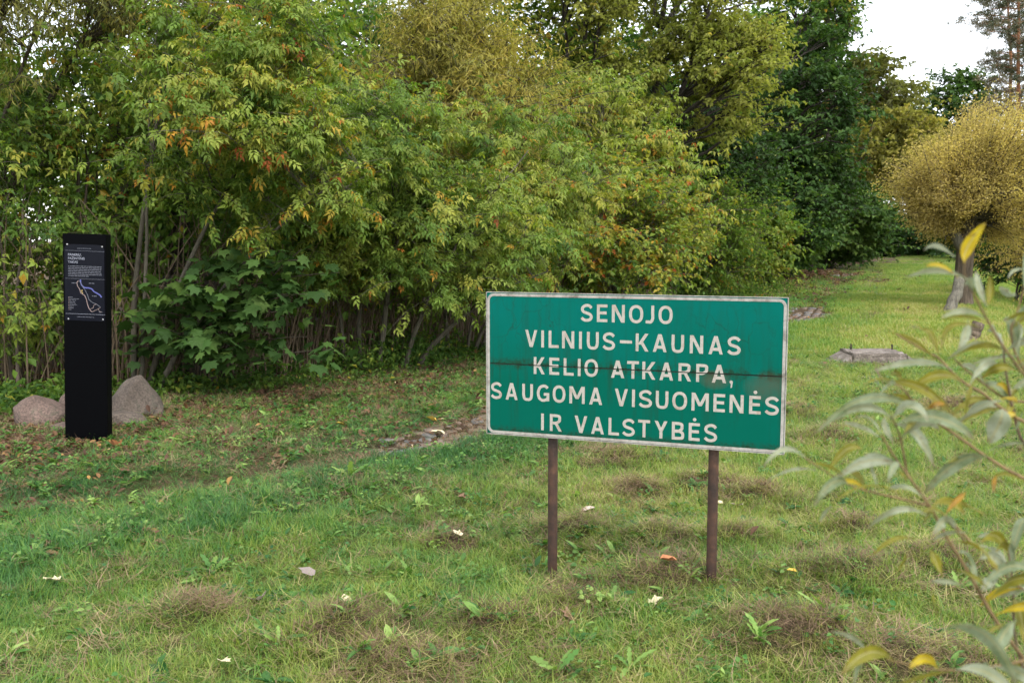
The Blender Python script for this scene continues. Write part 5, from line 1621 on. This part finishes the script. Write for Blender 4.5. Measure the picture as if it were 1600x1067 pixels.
M_WEEDP = leaf_mat('weed_leaf_plain', [(0, (.025, .09, .025)), (.5, (.075, .17, .035)), (1, (.21, .30, .07))], .3, .45)
for k, (px, py, n_, l_, lab) in enumerate([
        (1290, 965, 5, .15, 'pale green dandelion with one tall upright leaf near the bottom right'), (1185, 1012, 7, .11, 'broad-leaved green weed low beside the dark grass heap'),
        (870, 1055, 8, .13, 'lobed dandelion rosette at the bottom edge below the left post'), (985, 1050, 6, .11, 'leafy weed at the bottom edge between the two posts'),
        (955, 945, 3, .09, 'small upright weed with a single bright leaf between the posts'), (1080, 915, 3, .08, 'tiny bright weed just left of the right post'),
        (1500, 925, 5, .12, 'upright bright dandelion leaves under the willow branches'), (1315, 870, 5, .09, 'small round-leaved weed right of the sign'),
        (435, 1010, 5, .11, 'pale-leaved weed in the lower left grass'), (640, 905, 5, .10, 'small weed left of the left post'),
        (330, 900, 6, .12, 'leafy weed in the lush green band'), (545, 750, 6, .16, 'bluish leafy weed on the lush band near the cobbles')]):
    dandelion(lab, px, py, n_, l_, 700 + k)

M_FL = {}
for nm, c in (('pale pinkish', (.50, .40, .33)), ('cream', (.55, .47, .30)), ('orange brown', (.38, .16, .07)), ('yellow', (.5, .34, .06)), ('dull brown', (.20, .12, .075)), ('grey brown', (.22, .18, .16))):
    M_FL[nm] = flat_mat(nm.replace(' ', '_') + '_dry_leaf', c, .7, .2)
for k, (px, py, nm, s_, lab) in enumerate([
        (918, 806, 'pale pinkish', .085, 'curled pale pinkish fallen leaf right of the left post'), (1153, 800, 'pale pinkish', .10, 'pale pinkish fallen leaf right of the right post'),
        (1124, 796, 'cream', .05, 'tiny pale fallen leaf touching the right post side'), (1028, 955, 'cream', .085, 'cream fallen leaf below and between the posts'),
        (1042, 888, 'orange brown', .10, 'orange-brown fallen leaf just left of the right post foot'), (885, 975, 'dull brown', .085, 'dull brown fallen leaf below the left post'),
        (480, 906, 'grey brown', .09, 'greyish brown fallen leaf in the left middle grass'), (404, 952, 'pale pinkish', .11, 'pale ragged fallen leaf in the lower left grass'),
        (540, 952, 'cream', .07, 'pale fallen leaf on the brown mat in the lower left'), (714, 846, 'cream', .07, 'cream fallen leaf left of the left post'),
        (723, 787, 'dull brown', .07, 'small brown fallen leaf on the turf under the cobbles'), (82, 918, 'cream', .08, 'pale fallen leaf at the far lower left'),
        (675, 663, 'yellow', .11, 'yellow fallen leaf lying on the pinkish cobbles'), (684, 684, 'cream', .12, 'long pale yellow fallen leaf at the cobble edge'),
        (530, 670, 'yellow', .10, 'orange-yellow fallen leaf on the verge left of the cobbles'), (180, 703, 'orange brown', .12, 'orange fallen leaf at the foot of the black pillar'),
        (1236, 908, 'yellow', .05, 'small yellow fallen leaf right of the right post foot'), (352, 1050, 'cream', .06, 'small pale fallen leaf at the bottom edge left of centre')]):
    x, y = ground_at(px, py); r = np.random.default_rng(800 + k)
    pts = [(0, 0), (.25, .05), (.42, .28), (.30, .34), (.46, .62), (.22, .60), (.12, .86), (0, 1)] if k % 2 else [(0, 0), (.2, .1), (.33, .35), (.34, .6), (.2, .85), (0, 1)]
    pts = pts + [(-a, b_) for a, b_ in pts[-2:0:-1]]
    V = np.array([(a, b_, 0) for a, b_ in pts]) * s_; V[:, :2] *= r.uniform(.85, 1.15, (len(V), 2))
    V[:, 2] = .9 * np.abs(V[:, 0]) * r.uniform(.2, .8) + r.normal(0, .05 * s_, len(V)); ctr = np.array([[0, s_ * .45, -.002]])
    n_ = len(V); V = np.concatenate([V, ctr]) - np.array([0, s_ * .5, 0]); F = np.array([(n_, i, (i + 1) % n_) for i in range(n_)])
    o = mobj('fallen_leaf', make_mesh('fallen_leaf', V, [F], M_FL[nm], False), None, (x, y, gz(x, y) + .045))
    o.rotation_euler = (r.normal(.25, .15), r.normal(0, .2), r.uniform(0, 6.28))
    tag(o, lab, 'fallen leaf', 'single leaves fallen on the grass')

# ---------------------------------------------------------------- the white willow reaching in from the right, close to the lens
def willow_leaf_mat(name, c1, c2, rough=.5, tr=.4):
    m, nt, N, L, out = new_mat(name)
    tc = N.new('ShaderNodeTexCoord'); n1 = noise(N, L, 38, 6, .65, tc.outputs['Object']); r_ = ramp(N, [(.32, c1), (.62, c2)]); L.new(n1.outputs[0], r_.inputs[0])
    ac = N.new('ShaderNodeAttribute'); ac.attribute_name = 'across'         # 0 on the mid-rib, 1 at the margin
    al = N.new('ShaderNodeAttribute'); al.attribute_name = 'along'
    rb = ramp(N, [(0, (1, 1, 1)), (.16, (0, 0, 0))]); L.new(ac.outputs['Fac'], rb.inputs[0])
    m1 = N.new('ShaderNodeMix'); m1.data_type = 'RGBA'; L.new(rb.outputs[0], m1.inputs[0]); L.new(r_.outputs[0], m1.inputs[6]); m1.inputs[7].default_value = (.34, .31, .14, 1)
    # slanting side veins
    vv = N.new('ShaderNodeMath'); vv.operation = 'MULTIPLY_ADD'; vv.inputs[1].default_value = 90; L.new(al.outputs['Fac'], vv.inputs[0])
    v2 = N.new('ShaderNodeMath'); v2.operation = 'MULTIPLY'; v2.inputs[1].default_value = -9; L.new(ac.outputs['Fac'], v2.inputs[0]); L.new(v2.outputs[0], vv.inputs[2])
    sn = N.new('ShaderNodeMath'); sn.operation = 'SINE'; L.new(vv.outputs[0], sn.inputs[0])
    # brown blotches and dry tip
    n2 = noise(N, L, 90, 4, .7, tc.outputs['Object']); rs = ramp(N, [(.60, (0, 0, 0)), (.68, (1, 1, 1))]); L.new(n2.outputs[0], rs.inputs[0])
    tp_ = N.new('ShaderNodeMapRange'); tp_.inputs['From Min'].default_value = .86; tp_.inputs['From Max'].default_value = 1.0; L.new(al.outputs['Fac'], tp_.inputs['Value'])
    mxx = N.new('ShaderNodeMath'); mxx.operation = 'MAXIMUM'; L.new(rs.outputs[0], mxx.inputs[0]); L.new(tp_.outputs[0], mxx.inputs[1])
    md = N.new('ShaderNodeMath'); md.operation = 'MULTIPLY'; md.inputs[1].default_value = .65; L.new(mxx.outputs[0], md.inputs[0])
    m2 = N.new('ShaderNodeMix'); m2.data_type = 'RGBA'; L.new(md.outputs[0], m2.inputs[0]); L.new(m1.outputs[2], m2.inputs[6]); m2.inputs[7].default_value = (.13, .075, .03, 1)
    b = N.new('ShaderNodeBsdfPrincipled'); b.inputs['Roughness'].default_value = rough; b.inputs['Specular IOR Level'].default_value = .25; L.new(m2.outputs[2], b.inputs['Base Color'])
    bp = N.new('ShaderNodeBump'); bp.inputs['Strength'].default_value = .35; bp.inputs['Distance'].default_value = .0006; L.new(sn.outputs[0], bp.inputs['Height']); L.new(bp.outputs[0], b.inputs['Normal'])
    t = N.new('ShaderNodeBsdfTranslucent'); L.new(m2.outputs[2], t.inputs['Color']); mx = N.new('ShaderNodeMixShader'); mx.inputs[0].default_value = tr
    L.new(b.outputs[0], mx.inputs[1]); L.new(t.outputs[0], mx.inputs[2]); L.new(mx.outputs[0], out.inputs[0])
    return m


WM = {'s': willow_leaf_mat('silvery_leaf_underside', (.17, .20, .10), (.34, .37, .26)), 'g': willow_leaf_mat('dark_silver_green_leaf', (.09, .13, .045), (.25, .295, .18)),
      'o': willow_leaf_mat('olive_leaf', (.11, .115, .014), (.24, .22, .022)), 'y': willow_leaf_mat('yellow_leaf', (.33, .23, .01), (.50, .38, .015)),
      'b': willow_leaf_mat('orange_spotted_leaf', (.09, .04, .012), (.45, .24, .018))}
M_TWIG = bark_mat('willow_twig_bark', (.10, .06, .025), (.25, .165, .075), 60, .3, .2)
M_TWIGD = bark_mat('willow_dark_twig_bark', (.07, .045, .03), (.16, .10, .06), 60, .3, .2)
fw = (.98, 1.35)
froot = thing('willow_shrub', (fw[0], fw[1], gz(*fw)), 'blurred silvery-leaved willow branches reaching in close at the right edge', 'shrub')
forg = np.array(froot.location)
v, q_ = tubes(bez(np.array([[fw[0], fw[1], forg[2] - .05]]), np.array([[fw[0] - .05, fw[1] - .05, .8]]), np.array([[.92, 1.2, 1.75]]), 14), np.linspace(.022, .007, 14)[None], 10)
mobj('stem', make_mesh('stem', v - forg, [q_], M_TWIGD), froot)
BR = [
    ([(1390, 598), (1408, 605), (1434, 636), (1445, 647), (1490, 677), (1544, 715), (1600, 747), (1720, 800)], 1.10, 3.0, 0),
    ([(1400, 522), (1450, 551), (1467, 560), (1501, 594), (1535, 614), (1557, 632), (1600, 659), (1720, 715)], 1.16, 3.2, 0),
    ([(1508, 410), (1508, 432), (1526, 468), (1555, 522), (1580, 558), (1605, 590), (1700, 690)], 1.05, 2.8, 0),
    ([(1601, 448), (1587, 495), (1580, 520), (1596, 570), (1680, 680)], 1.2, 2.4, 0),
    ([(1569, 540), (1569, 560), (1575, 600), (1584, 645), (1605, 700), (1690, 780)], 1.22, 2.8, 1),
    ([(1257, 715), (1314, 751), (1356, 767), (1424, 783), (1470, 800), (1520, 850)], 1.08, 2.4, 0),
    ([(1377, 679), (1400, 717), (1420, 744), (1456, 796), (1480, 840), (1512, 892), (1560, 975), (1640, 1080)], 1.08, 3.6, 0),
    ([(1572, 842), (1582, 912), (1587, 1000), (1610, 1060), (1680, 1120)], 1.15, 3.2, 1),
    ([(1385, 1030), (1462, 1045), (1525, 1045), (1600, 1032), (1720, 1010)], .98, 3.0, 0),
    ([(1392, 650), (1406, 681), (1417, 738)], 1.08, 2.2, 0),
    ([(1490, 560), (1526, 591), (1575, 625), (1610, 632), (1720, 690)], 1.25, 2.6, 0),
    ([(1560, 892), (1605, 925), (1700, 990)], 1.12, 2.6, 0),
    ([(1380, 600), (1376, 590), (1368, 575)], 1.12, 1.8, 1),
    ([(1480, 815), (1500, 835), (1510, 850)], 1.08, 2.2, 0)]
STEMS = []
for pts, dd, wpx, dk in BR:
    P = np.array([at(px, py, dd + .05 * i / len(pts)) for i, (px, py) in enumerate(pts)])
    # resample smoothly
    K = 4 * len(P); tt = np.linspace(0, len(P) - 1, K); ii = np.clip(tt.astype(int), 0, len(P) - 2); f_ = (tt - ii)[:, None]
    g_ = lambda i: P[np.clip(i, 0, len(P) - 1)]
    p0, p1, p2, p3 = g_(ii - 1), g_(ii), g_(ii + 1), g_(ii + 2)
    S = .5 * ((2 * p1) + (-p0 + p2) * f_ + (2 * p0 - 5 * p1 + 4 * p2 - p3) * f_ ** 2 + (-p0 + 3 * p1 - 3 * p2 + p3) * f_ ** 3)
    rad = .8 * wpx / F_PX * dd * np.linspace(.5, 1.25, K)
    STEMS.append(S)
    v, q_ = tubes(S[None], rad[None], 8)
    mobj('branch', make_mesh('branch', v - forg, [q_], M_TWIGD if dk else M_TWIG), froot)
WL = [  # base, mid, tip, width px, tone, distance
    ((1507, 412), (1512, 385), (1541, 347), 24, 'y', 1.05), ((1492, 402), (1462, 383), (1443, 392), 10, 's', 1.05), ((1512, 437), (1465, 422), (1414, 434), 13, 's', 1.05),
    ((1497, 434), (1470, 416), (1446, 417), 9, 'y', 1.06), ((1541, 478), (1530, 450), (1525, 424), 13, 's', 1.05), ((1543, 478), (1547, 455), (1546, 430), 14, 'o', 1.04),
    ((1537, 496), (1505, 486), (1470, 497), 12, 's', 1.08), ((1545, 506), (1508, 494), (1475, 499), 7, 'o', 1.09), ((1472, 547), (1486, 510), (1537, 514), 12, 'o', 1.10),
    ((1462, 545), (1445, 518), (1419, 511), 8, 'o', 1.12), ((1462, 562), (1425, 530), (1385, 519), 9, 'o', 1.16), ((1553, 537), (1515, 538), (1481, 562), 10, 's', 1.1),
    ((1512, 498), (1508, 520), (1497, 548), 20, 's', 1.12), ((1600, 420), (1585, 424), (1576, 436), 9, 's', 1.18), ((1588, 462), (1575, 455), (1562, 447), 20, 's', 1.18),
    ((1606, 488), (1590, 491), (1570, 501), 8, 'o', 1.16), ((1590, 503), (1594, 520), (1588, 545), 13, 's', 1.2), ((1487, 577), (1430, 566), (1362, 581), 14, 's', 1.12),
    ((1392, 588), (1400, 583), (1412, 600), 12, 'o', 1.12), ((1590, 580), (1560, 575), (1533, 592), 18, 'o', 1.2), ((1590, 556), (1550, 560), (1518, 571), 8, 's', 1.22),
    ((1566, 626), (1530, 636), (1490, 666), 12, 's', 1.15), ((1560, 638), (1530, 645), (1500, 660), 8, 'o', 1.16), ((1566, 638), (1562, 660), (1545, 692), 40, 's', 1.15),
    ((1523, 592), (1512, 620), (1507, 652), 9, 'o', 1.17), ((1448, 646), (1432, 655), (1413, 677), 14, 'o', 1.09), ((1445, 645), (1462, 632), (1482, 634), 10, 'b', 1.1),
    ((1436, 643), (1355, 622), (1272, 679), 20, 'g', 1.08), ((1373, 682), (1348, 668), (1316, 660), 10, 's', 1.09), ((1384, 652), (1383, 668), (1396, 692), 14, 's', 1.12),
    ((1545, 714), (1495, 722), (1443, 772), 28, 'g', 1.05), ((1543, 712), (1510, 712), (1480, 724), 7, 'o', 1.08), ((1600, 693), (1572, 693), (1540, 706), 8, 's', 1.14),
    ((1600, 752), (1572, 741), (1555, 745), 9, 'o', 1.1), ((1557, 742), (1553, 755), (1553, 770), 8, 'b', 1.1), ((1510, 770), (1498, 778), (1478, 802), 11, 'b', 1.06),
    ((1468, 784), (1505, 786), (1541, 806), 11, 'o', 1.06), ((1426, 784), (1360, 760), (1298, 791), 12, 'o', 1.05), ((1300, 791), (1288, 800), (1282, 815), 9, 's', 1.06),
    ((1442, 776), (1415, 762), (1388, 763), 12, 's', 1.06), ((1400, 742), (1380, 716), (1350, 711), 12, 's', 1.09), ((1356, 714), (1362, 738), (1370, 760), 12, 's', 1.09),
    ((1257, 714), (1225, 702), (1192, 731), 11, 's', 1.07), ((1276, 735), (1236, 733), (1196, 753), 8, 's', 1.07), ((1262, 722), (1296, 728), (1323, 746), 8, 'o', 1.08),
    ((1418, 742), (1412, 745), (1404, 735), 12, 'o', 1.08), ((1448, 805), (1402, 796), (1353, 827), 13, 's', 1.05), ((1430, 842), (1395, 843), (1362, 869), 9, 'o', 1.1),
    ((1420, 858), (1412, 872), (1400, 897), 11, 'o', 1.1), ((1454, 858), (1462, 878), (1473, 904), 22, 'o', 1.07), ((1484, 848), (1528, 850), (1559, 892), 24, 'o', 1.04),
    ((1495, 889), (1520, 900), (1542, 917), 9, 'o', 1.06), ((1505, 915), (1480, 908), (1452, 908), 10, 's', 1.07), ((1456, 918), (1458, 940), (1464, 963), 10, 'o', 1.07),
    ((1557, 886), (1550, 902), (1535, 922), 22, 's', 1.12), ((1472, 984), (1540, 990), (1590, 1075), 34, 'g', .92), ((1588, 968), (1568, 990), (1553, 1024), 30, 'g', 1.02),
    ((1356, 1022), (1332, 995), (1296, 986), 10, 's', 1.0), ((1378, 1024), (1345, 1028), (1333, 1075), 20, 'g', .98), ((1492, 1049), (1450, 1052), (1398, 1072), 14, 'o', .97),
    ((1604, 922), (1580, 926), (1552, 933), 8, 's', 1.12), ((1574, 974), (1552, 982), (1532, 997), 8, 'o', 1.08), ((1360, 577), (1372, 600), (1385, 605), 6, 's', 1.13),
    ((1600, 640), (1592, 655), (1586, 672), 16, 'g', 1.2), ((1425, 785), (1405, 795), (1385, 812), 12, 'o', 1.07), ((1512, 832), (1478, 832), (1455, 846), 10, 's', 1.09)]
def willow_leaf(A0, M0, B0, wm, tone, k):
    """one lance-shaped leaf from stalk A0 over M0 to tip B0, wm metres wide"""
    r = np.random.default_rng(900 + k)
    ctl = 2 * M0 - (A0 + B0) / 2; K = 15
    P = bez(A0[None], ctl[None], B0[None], K)[0]; T = norm(np.gradient(P, axis=0))
    ref = norm(np.array([r.normal(0, .25), -1, r.normal(.1, .35)])); S = norm(np.cross(T, ref)); Nn = np.cross(S, T)
    t = np.linspace(0, 1, K); wd = wm * .5 * (np.sin(np.pi * np.clip((t - .07) * 1.02, 0, 1)) ** .85) * (1.15 - .3 * t); wd = np.maximum(wd, .0007); wd[-1] = .0002
    tw_ = r.normal(0, .35) + r.normal(0, .5) * t
    V, ac, al = [], [], []
    for j in range(K):
        S2 = S[j] * math.cos(tw_[j]) + Nn[j] * math.sin(tw_[j]); N2 = np.cross(S2, T[j])
        for u_ in (-1, -.5, 0, .5, 1):
            V.append(P[j] + S2 * wd[j] * u_ + N2 * wd[j] * (.42 * abs(u_) + .10 * math.sin(j * 1.7 + u_) * abs(u_))); ac.append(abs(u_)); al.append(t[j])
    F = []
    for j in range(K - 1):
        for i in range(4):
            c = 5 * j + i; F.append((c, c + 1, c + 6, c + 5))
    mobj('leaf', make_mesh('leaf', np.array(V) - forg, [np.array(F)], WM[tone], True, {'across': ac, 'along': al}), froot)


for k, (a, m_, b_, w_, tone, dd) in enumerate(WL):
    r = np.random.default_rng(300 + k)
    willow_leaf(at(*a, dd), at(*m_, dd + r.uniform(-.02, .02)), at(*b_, dd + r.uniform(-.06, .04)), w_ * .82 / F_PX * dd, tone, k)
r = np.random.default_rng(77)
for k in range(84):          # the rest of the foliage, spiralling up the stems
    S = STEMS[r.choice(len(STEMS), p=np.array([len(q_) for q_ in STEMS]) / sum(len(q_) for q_ in STEMS))] if k < 52 else STEMS[r.choice([6, 7, 8, 8, 11, 7])]
    j = r.integers(1, len(S) - 2); A0 = S[j]
    gd = norm(S[j - 1] - S[j + 1]); d_ = norm(gd * .5 + norm(r.normal(size=3) * np.array([1, .8, .6])) * .9 + np.array([0, 0, .15])); l = r.uniform(.035, .085)
    B0 = A0 + d_ * l - np.array([0, 0, l * .35]); M0 = (A0 + B0) / 2 + np.array([0, 0, l * .2])
    willow_leaf(A0, M0, B0, l * r.uniform(.13, .20), r.choice(['s', 'g', 'o', 'o', 'g', 'y', 's'], p=[.17, .13, .22, .22, .1, .08, .08]), 200 + k)
